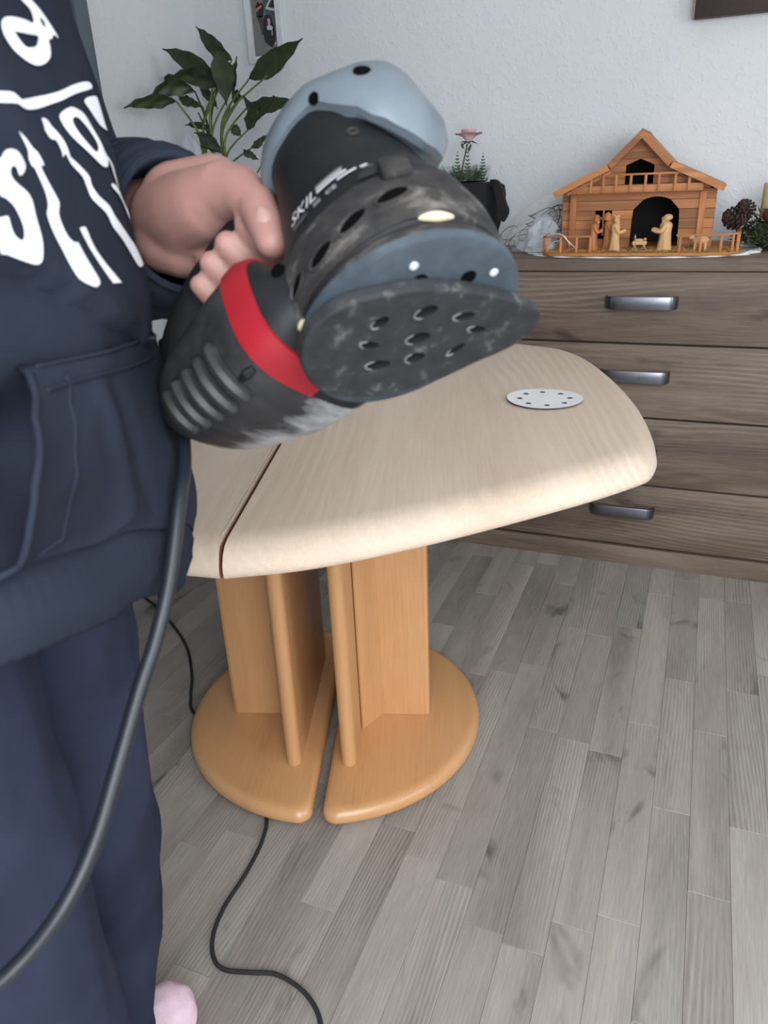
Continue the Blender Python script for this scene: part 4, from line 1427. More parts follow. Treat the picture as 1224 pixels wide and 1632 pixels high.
MB().loft([sec(*at_x(x)) for x in (-.030, -.040, -.046, -.054, -.060, -.070, -.0745)]).build('rear_casing', M['tool_black'], sander, local=True)
bnd = []
for x, g in ((-.0545, -.0004), (-.055, .0013), (-.064, .0015), (-.0745, .0013), (-.0750, -.0004)):
    r_ = sec(*at_x(x, g), n=64)
    bnd.append([r_[k] for k in range(12, 48)])
MB().loft(bnd, False, False, False).build('red_band', M['tool_red'], sander, local=True, angle=30)
t = NT('dusty_box')
pos = t.n('ShaderNodeTexCoord').outputs['Object']
sp = t.n('ShaderNodeSeparateXYZ'); t.l(pos, sp.inputs[0])
dn = t.noise(t.map(pos, (1, .35, 1)), 60, 4, .6)
low = t.ramp(t.math('ADD', t.math('MULTIPLY', sp.outputs[1], 9.0), t.math('MULTIPLY', dn, .9)), [(.42, (0, 0, 0, 1)), (.72, (1, 1, 1, 1))])
t.base(t.mix(low, t.ramp(dn, [(.3, srgb(28, 29, 31)), (.7, srgb(50, 50, 52))]), srgb(158, 160, 162)))
t.set(Roughness=.5)
M['dust_box'] = t.m
xs = [-.0745, -.08, -.09, -.1, -.11, -.12, -.13, -.14, -.15, -.158, -.165, -.17, -.174, -.176]
MB().loft([sec(*at_x(x)) for x in xs]).build('dust_box', M['dust_box'], sander, local=True)
# finger ribs across the lower flank of the dust box
for i, x in enumerate((-.096, -.109, -.122, -.135, -.148)):
    x_, a, b, c_, d = at_x(x)
    ring = sec(x_, a, b, c_, d)
    seg = catmull([ring[k] for k in range(17, 22)], 3)
    cen = Vector((x_, (a + b) / 2, (c_ + d) / 2))
    seg = [p + (p - cen).normalized() * .0016 for p in seg]
    m_ = len(seg)
    MB().tube(seg, [.0030] + [.0048] * (m_ - 2) + [.0030], 8, flat=None).build('rib', M['dust_box'], sander, local=True)
slot_c = at_x(-.083)
rg_ = sec(*slot_c)
pc = rg_[20]
cen = Vector((slot_c[0], 0, .046))
dirn = (pc - cen).normalized()
MB().tube([pc + dirn * .0005 + Vector((.005, 0, 0)), pc + dirn * .0015, pc + dirn * .0005 + Vector((-.006, 0, 0))], [.002, .0032, .002], 8).build('latch_button', M['tool_black'], sander, local=True)

# round backing pad and the drop-shaped sanding plate below it
MB().loft([[Vector((p.x - .001, p.y * (.86 if p.y > 0 else 1.0) - .002, p.z)) for p in ell(0, 0, z, r, r, 64)] for z, r in ((-.0045, .0605), (-.0040, .0625), (.0010, .0630), (.0022, .0615), (.003, .057))]).build('backing_pad', M['pad_rubber'], sander, local=True, angle=50)
for (hx, hy) in ((.028, -.041), (.050, .002)):
    MB().lathe((hx, hy, -.0051), [(.0022, 0), (.0024, .0004)], 14).build('rivet', M['silver'], sander, local=True)
for (hx, hy) in ((.0236, -.030), (.040, -.008)):
    MB().lathe((hx, hy, -.0049), [(.0042, 0), (.0044, .0004)], 14).build('pad_hole', M['hole'], sander, local=True)
drop = [(-.0052, -.0613), (.009, -.0507), (.0269, -.0303), (.0396, -.0045), (.0482, .0225), (.0518, .040), (.0505, .0485), (.0440, .0550), (.0347, .0568), (.0220, .0545), (.0067, .0468),
        (-.0205, .0345), (-.0416, .0143), (-.0533, -.0049), (-.0560, -.0270), (-.0480, -.0468), (-.0347, -.0600), (-.0207, -.0650)]
dcurve = catmull([(x, y, 0) for x, y in drop], 5, closed=True)
# slots of the plate: centre, half length, half width, direction
ax_ = math.atan2(.046, .05)
slots = [(-.0026, -.0355, .0052, .0032, .3), (.0155, -.0188, .0065, .0038, .5), (.0250, .0040, .0065, .0030, .9), (.0006, -.0064, .0070, .0040, .75), (-.0168, -.0275, .0060, .0026, 1.2),
         (-.0103, .0051, .0058, .0040, .8), (-.0250, -.0105, .0075, .0034, .95), (.0230, .0200, .0060, .0024, 1.1), (.0065, .0228, .0060, .0022, 0.2)]


def slot_ring(s, n=16, g=1.0):
    cx, cy, hl, hw, an = s
    q = []
    for k in range(n):
        a = 2 * PI * k / n
        u, v = hl * g * math.cos(a), hw * g * math.sin(a)
        q.append((cx + u * math.cos(an) - v * math.sin(an), cy + u * math.sin(an) + v * math.cos(an)))
    return q


ZT, ZB = -.0050, -.0130


def grow(c, d):
    out = []
    m = len(c)
    for i, q in enumerate(c):
        tdir = (c[(i + 1) % m] - c[i - 1]).normalized()
        out.append(q + Vector((tdir.y, -tdir.x, 0)) * d)
    return out


inner = grow(dcurve, -.0016)
bm = bmesh.new()
e_ = []
r_ = [bm.verts.new((q.x, q.y, ZB)) for q in inner]
e_ += [bm.edges.new((r_[k], r_[(k + 1) % len(r_)])) for k in range(len(r_))]
for s in slots:
    h_ = [bm.verts.new((x, y, ZB)) for x, y in slot_ring(s)]
    e_ += [bm.edges.new((h_[k], h_[(k + 1) % 16])) for k in range(16)]
bmesh.ops.triangle_fill(bm, edges=e_, use_beauty=True)
bm.verts.index_update()
vv = [v.co.copy() for v in bm.verts]
ff = [[v.index for v in f.verts] for f in bm.faces]
bm.free()


def in_slot(x, y):
    for cx, cy, hl, hw, an in slots:
        dx, dy = x - cx, y - cy
        u, v = dx * math.cos(an) + dy * math.sin(an), -dx * math.sin(an) + dy * math.cos(an)
        if (u / hl) ** 2 + (v / hw) ** 2 < .8: return True
    return False


ff = [f for f in ff if not in_slot(sum(vv[i].x for i in f) / len(f), sum(vv[i].y for i in f) / len(f))]
pl = MB().add(vv, ff)
up = lambda c, z: [Vector((q.x, q.y, z)) for q in c]
pl.loft([up(inner, ZB), up(grow(dcurve, -.0004), ZB + .0006), up(dcurve, ZB + .002), up(dcurve, ZT - .001), up(grow(dcurve, -.002), ZT)], True, False, True)
plate = pl.build('sanding_plate', M['plate'], sander, local=True, angle=40)
for s in slots:
    a = slot_ring(s)
    b = slot_ring(s, g=.8)
    m_ = MB()
    m_.loft([[Vector((x, y, ZB + .0001)) for x, y in a], [Vector((x, y, ZB + .005)) for x, y in b]], True, False, True)
    m_.build('dust_slot', M['tool_grip'], plate, local=True, angle=30)
    # raised bright lip on one side
    lip = [Vector((x, y, ZB - .0002)) for x, y in a[5:12]]
    MB().tube(lip, [.0002, .0004, .0005, .0005, .0004, .0003, .0002], 6).build('slot_lip', M['print2'], plate, local=True)

# lettering on the flank of the motor


def text_points(body, size):
    cu = bpy.data.curves.new('lettering', 'FONT')
    cu.body = body; cu.size = size; cu.resolution_u = 4
    ob = bpy.data.objects.new('lettering', cu)
    COL.objects.link(ob)
    bpy.context.view_layer.update()
    me = bpy.data.meshes.new_from_object(ob.evaluated_get(bpy.context.evaluated_depsgraph_get()))
    bpy.data.objects.remove(ob)
    bm = bmesh.new(); bm.from_mesh(me)
    bmesh.ops.triangulate(bm, faces=bm.faces[:])
    bm.verts.index_update()
    v = [p.co.copy() for p in bm.verts]; f = [[q.index for q in g.verts] for g in bm.faces]
    bm.free(); bpy.data.meshes.remove(me); bpy.data.curves.remove(cu)
    return v, f


def flank_text(name, body, ang0, z0, size, mat, slant=0.0, bold=0.0):
    v, f = text_points(body, size)
    pts = [on_body(ang0 + math.degrees((p.x + p.y * slant) / .056), z0 + p.y, .0006) for p in v]
    return MB().add(pts, f).build(name, M[mat], sander, smooth=False, local=True)


flank_text('brand_lettering', 'SKIL', -113, .0665, .0125, 'print', .25)


def flank_bar(ang0, ang1, z0, z1, mat, name='small_print', n=6):
    q = [on_body(lerp(ang0, ang1, k / n), z, .0006) for z in (z0, z1) for k in range(n + 1)]
    return MB().add(q, [(k, k + 1, n + 2 + k, n + 1 + k) for k in range(n)]).build(name, M[mat], sander, smooth=False, local=True)


for a0, a1, z0, z1, mt in ((-88, -68, .0745, .0758, 'print2'), (-88, -69, .0722, .0735, 'print'), (-88, -67, .0690, .0708, 'print'), (-74, -62, .0655, .0672, 'print'),
                           (-111, -97, .0620, .0628, 'print2'), (-110, -99, .0602, .0610, 'print2'), (-60, -56, .0645, .0662, 'print'), (-59.5, -54, .0618, .0630, 'print2')):
    flank_bar(a0, a1, z0, z1, mt)
flank_text('approval_mark', 'CE', -83, .0600, .0060, 'print')
flank_bar(-92.5, -87, .0595, .0640, 'print2', 'data_plate')

# power cord, leaving the rear of the handle and hanging down past the person
cw = [(-0.3549, 0.4484, 0.9978), (-0.3246, 0.4155, 0.9645), (-0.2981, 0.3785, 0.9386), (-0.2857, 0.3512, 0.9203), (-0.2767, 0.3193, 0.8830), (-0.2740, 0.2955, 0.8559), (-0.2732, 0.2740, 0.8353), (-0.2700, 0.2438, 0.8065), (-0.2669, 0.2148, 0.7805), (-0.2701, 0.1919, 0.7604), (-0.2811, 0.1723, 0.7417), (-0.2959, 0.1536, 0.7282), (-0.3276, 0.1360, 0.7068), (-0.3877, 0.1172, 0.6463)]
inv = SM.inverted()
MB().tube(catmull([inv @ Vector(p) for p in cw], 8), .0046, 12).build('power_cord', M['cord'], sander, local=True)

# ------------------------------------------------------------------ the person
M['skin'] = plain('skin', srgb(160, 120, 111), .55, var=.07, scale=25, bump=.15, bscale=700, Subsurface_Weight=.12, Subsurface_Radius=(.012, .005, .003), Subsurface_Scale=.5)
M['nail'] = plain('nail', srgb(170, 136, 127), .35, var=.03)


def cone(mb, a, b, ra, rb, n=16):
    """tapered capsule"""
    A, B = Vector(a), Vector(b)
    d = B - A
    L = d.length
    z = d / L if L > 1e-6 else Vector((0, 0, 1))
    x = (Vector((0, 0, 1)) if abs(z.z) < .9 else Vector((1, 0, 0))).cross(z).normalized()
    y = z.cross(x)
    rings = []
    for i in range(1, 5):
        t_ = -PI / 2 + PI / 2 * i / 5
        rings.append((A + z * (ra * math.sin(t_)), ra * math.cos(t_)))
    rings.append((A, ra)); rings.append((B, rb))
    for i in range(1, 5):
        t_ = PI / 2 * i / 5
        rings.append((B + z * (rb * math.sin(t_)), rb * math.cos(t_)))
    mb.loft([[c + (x * math.cos(2 * PI * k / n) + y * math.sin(2 * PI * k / n)) * r for k in range(n)] for c, r in rings])


def chain(mb, pts):
    for (a, ra), (b, rb) in zip(pts, pts[1:]): cone(mb, a, b, ra, rb)


def voxel(mb, size, smooth=4, fac=.5):
    """fuse overlapping shapes into one continuous skin"""
    me = bpy.data.meshes.new('tmp')
    me.from_pydata([tuple(v) for v in mb.v], [], mb.f)
    bm = bmesh.new(); bm.from_mesh(me)
    bmesh.ops.recalc_face_normals(bm, faces=bm.faces[:])
    bm.to_mesh(me); bm.free()
    ob = bpy.data.objects.new('tmp', me)
    COL.objects.link(ob)
    r = ob.modifiers.new('r', 'REMESH'); r.mode = 'VOXEL'; r.voxel_size = size
    s = ob.modifiers.new('s', 'SMOOTH'); s.iterations = smooth; s.factor = fac
    bpy.context.view_layer.update()
    m2 = bpy.data.meshes.new_from_object(ob.evaluated_get(bpy.context.evaluated_depsgraph_get()))
    out = MB().add([v.co.copy() for v in m2.vertices], [tuple(p.vertices) for p in m2.polygons])
    bpy.data.objects.remove(ob); bpy.data.meshes.remove(me); bpy.data.meshes.remove(m2)
    return out


def SL(x, y, z):
    return SM @ Vector((x, y, z))
PC = Vector((-.4205, .2875, 0))
E1 = Vector((math.cos(math.radians(18)), math.sin(math.radians(18)), 0))    # the way the person faces
E2 = Vector((E1.y, -E1.x, 0))                                               # the person's right
person = thing('person', 'person in a dark hoodie with white lettering and navy work trousers, holding up the sander', 'person', PC)


def pp(f, r, z):
    return PC + E1 * f + E2 * r + Vector((0, 0, z))


# ---- left hand gripping the handle (thumb on the near side, fingers wrapped round behind and under it)
hand = MB()
wr = Vector((-0.3785, 0.5003, 1.0771))
chain(hand, [((-0.4692, 0.5501, 1.0748), .036), ((-0.4156, 0.5199, 1.0762), .033), (wr, .0285)])
# palm and heel of the hand
chain(hand, [(wr, .028), ((-0.3495, 0.4902, 1.0801), .031), ((-0.3294, 0.4896, 1.0860), .026)])
chain(hand, [((-0.3724, 0.4936, 1.0651), .027), ((-0.3600, 0.4938, 1.0597), .024)])
chain(hand, [((-0.3637, 0.5012, 1.0906), .028), ((-0.3412, 0.5142, 1.0980), .024), ((-0.3250, 0.5275, 1.0993), .015)])
# ball of the thumb, thumb
chain(hand, [((-0.3693, 0.4944, 1.0790), .029), ((-0.3428, 0.4816, 1.0834), .0275), ((-0.3199, 0.4723, 1.0885), .0255), ((-0.3005, 0.4649, 1.0957), .0205), ((-0.2818, 0.4556, 1.0946), .0162), ((-0.2638, 0.4435, 1.0883), .0125), ((-0.2491, 0.4273, 1.0762), .0118), ((-0.2404, 0.4170, 1.0669), .0098)])
# fingers: axis of the handle and angle round it
for x, r, tip, dx in ((-.066, .0104, 0, -.010), (-.0850, .0108, 0, -.012), (-.1025, .0102, 0, -.014), (-.1180, .0088, 0, -.016)):
    zc = .148 if x > -.1 else .148 + (x + .1) * .4
    R0 = .0165 + r * .95
    q = []
    for ang, g in ((118, 1.30), (100, 1.18), (75, 1.08), (35, 1.02), (-5, 1.0), (-45, 1.0), (-85, 1.0), (-118, .98), (-142, 1.0)):
        # angle measured from +y towards +z; palm at 150 degrees
        a = math.radians(ang)
        sh_ = dx * max(0, (ang + 20)) / 160
        q.append(SL(x + sh_, math.cos(a) * R0 * g, zc + math.sin(a) * R0 * g))
    rad = [r * 1.25, r * 1.15, r * 1.08, r, r * 1.04, r * .96, r * .98, r * .92, r * .82]
    i0 = 0 if x > -.08 else (1 if x > -.09 else 2)
    chain(hand, list(zip(q, rad))[i0:])
hv = voxel(hand, .0021, 11)

# ---- the rest of the body, one skin (mostly under clothes)
bd = MB()
chain(bd, [(pp(-.035, 0, .90), .09), (pp(-.02, 0, 1.05), .088), (pp(-.015, 0, 1.25), .088), (pp(-.02, 0, 1.38), .06), (pp(-.005, 0, 1.50), .052), (pp(.02, 0, 1.58), .055)])
for s in (-1, 1):
    chain(bd, [(pp(-.035, .06 * s, .90), .085), (pp(-.02, .085 * s, 1.25), .082), (pp(-.02, .14 * s, 1.37), .05)])
cone(bd, pp(.025, 0, 1.60), pp(.045, 0, 1.68), .074, .078)
cone(bd, pp(-.0, 0, 1.66), pp(.0, 0, 1.69), .085, .085)
cone(bd, pp(.075, 0, 1.585), pp(.06, 0, 1.60), .035, .045)          # chin
cone(bd, pp(.118, 0, 1.655), pp(.132, 0, 1.63), .009, .013)         # nose
for s in (-1, 1):
    cone(bd, pp(.02, .083 * s, 1.63), pp(.012, .086 * s, 1.665), .010, .016)   # ear
# left arm
chain(bd, [(pp(-.02, -.16, 1.37), .055), ((-0.5588, 0.6018, 1.0755), .043), ((-0.4692, 0.5501, 1.0748), .038), ((-0.4156, 0.5199, 1.0762), .034)])
# right arm hanging, with a relaxed hand
RA = [(pp(-.02, .17, 1.375), .055), (pp(-.06, .265, 1.12), .043), (pp(.0, .285, .90), .030)]
chain(bd, RA)
LEG = {-1: [pp(-.035, -.098, .90), pp(-.058, -.114, .48), pp(-.1245, -.1167, .085)], 1: [pp(-.04, .055, .90), pp(-.028, .055, .48), pp(-.05, .072, .085)]}
FD = {-1: Vector((.02, 1, 0)).normalized(), 1: (E1 * .93 + E2 * .36).normalized()}
for s in (-1, 1):
    h_, k_, a_ = LEG[s]
    chain(bd, [(h_, .085), (k_, .058), (k_.lerp(a_, .3), .056), (a_, .036)])
    chain(bd, [(a_ + Vector((0, 0, -.035)) - FD[s] * .02, .036), (a_ + FD[s] * .09 + Vector((0, 0, -.052)), .030), (a_ + FD[s] * .165 + Vector((0, 0, -.058)), .024)])
bv = voxel(bd, .008, 4)
# relaxed right hand
rh = MB()
w0, dn_ = pp(.0, .285, .90), Vector((0, 0, -1))
chain(rh, [(w0, .028), (w0 + dn_ * .05, .030)])
fw, sd = E1, E2
for i, (o_, ln) in enumerate(((.032, .085), (.011, .095), (-.010, .088), (-.030, .07))):
    b0 = w0 + dn_ * .075 + fw * o_ * .9
    cone(rh, w0 + dn_ * .02 + fw * o_ * .5, b0, .018, .0115)
    m1 = b0 + dn_ * ln * .45 - sd * .008
    m2 = m1 + dn_ * ln * .3 - sd * .016
    m3 = m2 + dn_ * ln * .18 - sd * .016
    chain(rh, [(b0, .0105), (m1, .0095), (m2, .0088), (m3, .0075)])
chain(rh, [(w0 + dn_ * .025 + fw * .02, .018), (w0 + dn_ * .065 + fw * .048 - sd * .012, .012), (w0 + dn_ * .095 + fw * .055 - sd * .022, .010), (w0 + dn_ * .115 + fw * .052 - sd * .028, .008)])
rv = voxel(rh, .003, 4)
body = MB()
for q in (bv, hv, rv): body.add(q.v, q.f)
body.build('body', M['skin'], person, angle=180)

# thumb nail
nb = Vector((-0.2507, 0.4291, 1.0790)); nt = Vector((-0.2394, 0.4168, 1.0669))
vw = Vector((0, 0, 1.1)) - nb
vw.normalize()
td = (nt - nb).normalized()
tv = (vw - td * vw.dot(td)).normalized()
ts = td.cross(tv)
nl = MB()
rows = []
for i in range(7):
    u = i / 6
    wdt = .0066 * (1 - .35 * abs(2 * u - 1) ** 3)
    row = []
    for j in range(9):
        a = lerp(-1, 1, j / 8)
        row.append(nb + td * (u * .0140 - .001) + ts * (wdt * a) + tv * (lerp(.0121, .0110, u) - .0042 * a * a - .0012 * abs(2 * u - 1) ** 3))
    rows.append(row)
nl.loft(rows, False, False, False)
nl.build('thumbnail', M['nail'], person, angle=180)
# hair
hr = MB()
hr.ball(pp(-.012, 0, 1.70), (.098, .092, .092), 24, 14)
hr.build('hair', plain('brown_hair', srgb(70, 50, 36), .7, var=.3, scale=120, bump=.4, bscale=600), person)
for s in (-1, 1):
    MB().ball(pp(.108, .032 * s, 1.662), .0115, 12, 8).build('eye', plain('eye_white', srgb(220, 215, 210), .2), person)
MB().ball(pp(.112, 0, 1.598), (.008, .02, .006), 12, 8, Matrix.Rotation(math.radians(18), 3, 'Z')).build('mouth', plain('lips', srgb(178, 110, 104), .5), person)

# ---- clothes
M['hoodie'] = plain('charcoal_sweatshirt', srgb(41, 46, 57), .95, var=.12, scale=14, bump=.35, bscale=1400, Specular_IOR_Level=.08)
t = NT('navy_workwear')
pos = t.n('ShaderNodeNewGeometry').outputs['Position']
a_ = t.noise(pos, 9, 4, .6)
sm = t.noise(t.map(pos, (14, 14, 30), (.5, .4, .8)), 1.0, 5, .65, .8)
smf = t.ramp(sm, [(.70, (0, 0, 0, 1)), (.86, (.35, .35, .35, 1))])
t.base(t.mix(smf, t.ramp(a_, [(.3, srgb(39, 43, 58)), (.7, srgb(50, 55, 73))]), srgb(150, 152, 162)))
t.set(Roughness=.95, Specular_IOR_Level=.1)
t.bump(t.noise(pos, 1500, 2), .3, .0006)
M['trousers'] = t.m
M['white_ink'] = plain('white_ink', srgb(238, 241, 248), .75, var=.02)
M['slipper'] = plain('pink_plush', srgb(236, 205, 220), .95, var=.06, bump=.8, bscale=420)
M['lining'] = plain('dark_lining', srgb(24, 28, 35), .95, var=.1)


def interp(tab, x):
    if x <= tab[0][0]: return tab[0][1]
    for (a, b), (c_, d) in zip(tab, tab[1:]):
        if x <= c_:
            f = (x - a) / (c_ - a)
            f = f * f * (3 - 2 * f) * .5 + f * .5
            return b + (d - b) * f
    return tab[-1][1]


AT = [(.775, .112), (.80, .113), (.824, .123), (.865, .135), (.903, .1415), (.927, .139), (.96, .135), (1.009, .1305), (1.043, .1345), (1.074, .1305), (1.117, .1265), (1.14, .119), (1.162, .1135), (1.18, .111), (1.25, .113), (1.34, .105), (1.40, .085), (1.45, .065), (1.50, .060)]
BT = [(.775, .178), (.84, .200), (.92, .200), (1.0, .192), (1.1, .188), (1.25, .192), (1.34, .195), (1.40, .165), (1.45, .085), (1.50, .072)]
EX_ = 2.3


def fold_z(th):
    return interp([(-40, .998), (-20, 1.010), (-1, 1.035), (9.4, 1.054), (16.7, 1.067), (30, 1.079), (60, 1.09)], th)


def crease(u, v, s):
    return 1 - abs(mnoise.noise(Vector((u, v, s))) * 2)


def torso(th, z, off=0.0):
    """the sweatshirt as a function of the angle round the body (deg, 0 = front) and the height"""
    a, b = interp(AT, z), interp(BT, z)
    if abs(th) > 90: a = max(a, .105) * .95
    r_ = math.radians(th)
    c_, s_ = math.cos(r_), math.sin(r_)
    r = (abs(c_) ** EX_ + abs(s_) ** EX_) ** (-1 / EX_)
    d = off
    # soft diagonal drapes
    d += .0040 * crease(th * .022 + z * 5.0, z * 3.0 - th * .010, 1.7) - .003
    d += .0022 * crease(th * .05 - z * 9, z * 4 + th * .02, 5.2) - .0012
    # the cloth sinks in behind the open side of the pocket
    d -= .045 * math.exp(-((th - 27) / 13) ** 2) * math.exp(-((z - .985) / .026) ** 2) * (1 if off < .0025 else 0)
    # the chest hangs over a fold across the belly
    if -60 < th < 75:
        q = z - fold_z(th)
        w = max(0, min(1, (th + 30) / 25)) * max(0, 1 - max(0, th - 43) / 25)
        if q > 0: d += .007 * w * math.exp(-q / .022)
        else: d -= .006 * w * math.exp(q / .010)
    return pp(a * r * c_ + d * c_, b * r * s_ + d * s_, z)


def hem_z(th):
    t_ = abs(((th + 180) % 360) - 180)
    return interp([(-180, .80), (-36, .800), (-10, .852), (13, .883), (40, .904), (80, .90), (120, .85), (180, .80)], ((th + 180) % 360) - 180)


hood = MB()
NTH = 150
ths = [-180 + 360 * k / NTH for k in range(NTH)]
rings = []
for i in range(96):
    f = i / 95
    rings.append([torso(th, lerp(hem_z(th) + .034, 1.475, f)) for th in ths])
hood.loft(rings, True, False, False)
# inside turn at the neck
hood.loft([[torso(th, 1.475) for th in ths], [pp(*(lambda q: (q.dot(E1) * .9, q.dot(E2) * .9))(torso(th, 1.475) - PC), 1.46) for th in ths]], True, False, True)


def sleeve(mb, pts, seed, n=36):
    path = catmull([p for p, r in pts], 10)
    rads = []
    m = len(pts) - 1
    for i in range(len(path)):
        x = i / 10
        k = min(int(x), m - 1)
        rads.append(lerp(pts[k][1], pts[k + 1][1], x - k))
    rings = []
    prev = None
    for i, p in enumerate(path):
        tdir = (path[min(i + 1, len(path) - 1)] - path[max(i - 1, 0)]).normalized()
        if prev is None:
            x = (Vector((0, 0, 1)) if abs(tdir.z) < .8 else E1.copy()).cross(tdir).normalized()
        else:
            x = (prev - tdir * prev.dot(tdir)).normalized()
        prev = x
        y = tdir.cross(x)
        q = []
        for k in range(n):
            a = 2 * PI * k / n
            rr = rads[i] + (.006 * crease(i * .16 + math.cos(a) * .6, math.sin(a) * 1.1 + i * .05, seed) - .003) * min(1, (len(path) - 1 - i) / 6)
            q.append(p + (x * math.cos(a) + y * math.sin(a)) * rr)
        rings.append(q)
    mb.loft(rings, True, True, False)
    # cuff: thick rolled edge and a dark inside
    e = path[-1]
    tdir = (path[-1] - path[-2]).normalized()
    last = rings[-1]
    r2 = [p + tdir * .0025 + (e - p) * .03 for p in last]
    r3 = [p + (e - p) * .09 for p in last]
    r4 = [p - tdir * .05 + (e - p) * .16 for p in last]
    mb.loft([last, r2, r3, r4], True, False, False)
    return last, tdir, e


LS = [(pp(-.015, -.150, 1.375), .082), (pp(-.03, -.20, 1.25), .074), ((-0.5588, 0.6018, 1.0755), .066), ((-0.4691, 0.5497, 1.0738), .060), ((-0.4091, 0.5191, 1.0663), .0680), ((-0.3784, 0.5032, 1.0707), .0610), ((-0.3561, 0.4923, 1.0754), .0490)]
cl_, ct_, ce_ = sleeve(hood, LS, 3.3)
RS = [(pp(-.015, .150, 1.375), .082), (pp(-.035, .215, 1.26), .072), (pp(-.06, .265, 1.12), .064), (pp(-.03, .28, 1.0), .056), (pp(.0, .285, .90), .046)]
cr_, crt_, cre_ = sleeve(hood, RS, 8.1)
hoodie = hood.build('hoodie', M['hoodie'], person, angle=180)
# thick stitched edge of each cuff
for ring_ in (cl_, cr_):
    MB().tube([Vector(p) for p in ring_] + [Vector(ring_[0])], .0016, 6, cap=False).build('cuff_edge', M['hoodie'], person, angle=180)
# hood lying on the back
hk = MB()
for k in range(2):
    q = []
    for j in range(25):
        a = math.radians(lerp(60, 300, j / 24))
        q.append(pp(-.005 + (.085 + .03 * k) * math.cos(a), (.088 + .02 * k) * math.sin(a), 1.475 - .035 * k - .02 * max(0, math.cos(a))))
    hk.tube(q, [.012] + [.026] * 23 + [.012], 10)
hk.build('hood', M['hoodie'], person, angle=180)
# ribbed hem
hm = MB()
rr_ = []
NR = 300
for i, (dz, of) in enumerate(((0, -.012), (-.0005, -.001), (.004, .0015), (.020, .0030), (.038, .0020), (.044, .0008), (.047, -.003))):
    row = []
    for k in range(NR):
        th = -180 + 360 * k / NR
        row.append(torso(th, hem_z(th) + dz, of + (.0007 if k % 2 else -.0007) * (0 < i < 5)))
    rr_.append(row)
hm.loft(rr_, True, False, False)
hm.build('ribbed_hem', M['hoodie'], person, angle=180)

# front pocket: a flap standing off the body at its open side edge
OPEN = [(.945, 46), (.949, 40), (.9505, 35), (.9565, 34.5), (.966, 34), (.986, 32.5), (1.0096, 28.5), (1.020, 25.8), (1.028, 23.8)]


def pocket_pt(u, v, base=0.0):
    """u 0 at the open edge .. 1 at the far edge, v 0 bottom .. 1 top"""
    z = lerp(.9450, 1.0265, v)
    t0 = interp(OPEN, z)
    t1 = -62 - 8 * math.sin(PI * v)
    th = lerp(t0, t1, u)
    zb = lerp(hem_z(th) + .046, 1.0285 - .028 * u, v)
    zz = lerp(zb, lerp(.945, 1.0285 - .028 * u, v), max(0, 1 - u * 4))
    lift = math.sin(PI * min(1, max(0, v))) ** .7
    off = .0030 - .0022 * min(1, max(0, u - .3) * 3) + base + .004 * lift + .027 * lift * math.exp(-u / .10)
    # soft pleats running down from the top seam
    off += .0045 * lift * (math.exp(-((u - .16 - .10 * (1 - v)) / .022) ** 2) - .8 * math.exp(-((u - .215 - .13 * (1 - v)) / .022) ** 2)) * min(1, (1 - v) * 5)
    off += .0035 * lift * crease(u * 3.2 + v * 1.6, v * 2.2 - u, 9.4) - .002 * lift
    return torso(th, zz, off)


pk = MB()
NU, NV = 70, 36
grid = [[pocket_pt(i / NU, j / NV) for i in range(NU + 1)] for j in range(NV + 1)]
gin = [[pocket_pt(i / NU, j / NV, -.0022) for i in range(NU + 1)] for j in range(NV + 1)]
pk.loft(grid, False, False, False)
pk.loft(gin, False, False, False)
pk.loft([[g[0] for g in grid], [g[0] for g in gin]], False, False, False)
pk.build('pocket', M['hoodie'], person, angle=180)
# seams: doubled edge above the pocket, hemmed pocket opening
for nm, fn in (('pocket_seam', lambda u: pocket_pt(u, 1.0, .0008)), ('pocket_seam', lambda u: pocket_pt(u, .90, .0006))):
    MB().tube([fn(.02 + .50 * k / 40) for k in range(41)], .0012, 6).build(nm, M['hoodie'], person, angle=180)
MB().tube([pocket_pt(.0, v / 40, -.001) for v in range(41)], .0019, 6).build('pocket_edge', M['hoodie'], person, angle=180)
MB().tube([pocket_pt(.085, v / 40, .0004) for v in range(2, 39)], .0010, 6).build('pocket_seam', M['hoodie'], person, angle=180)

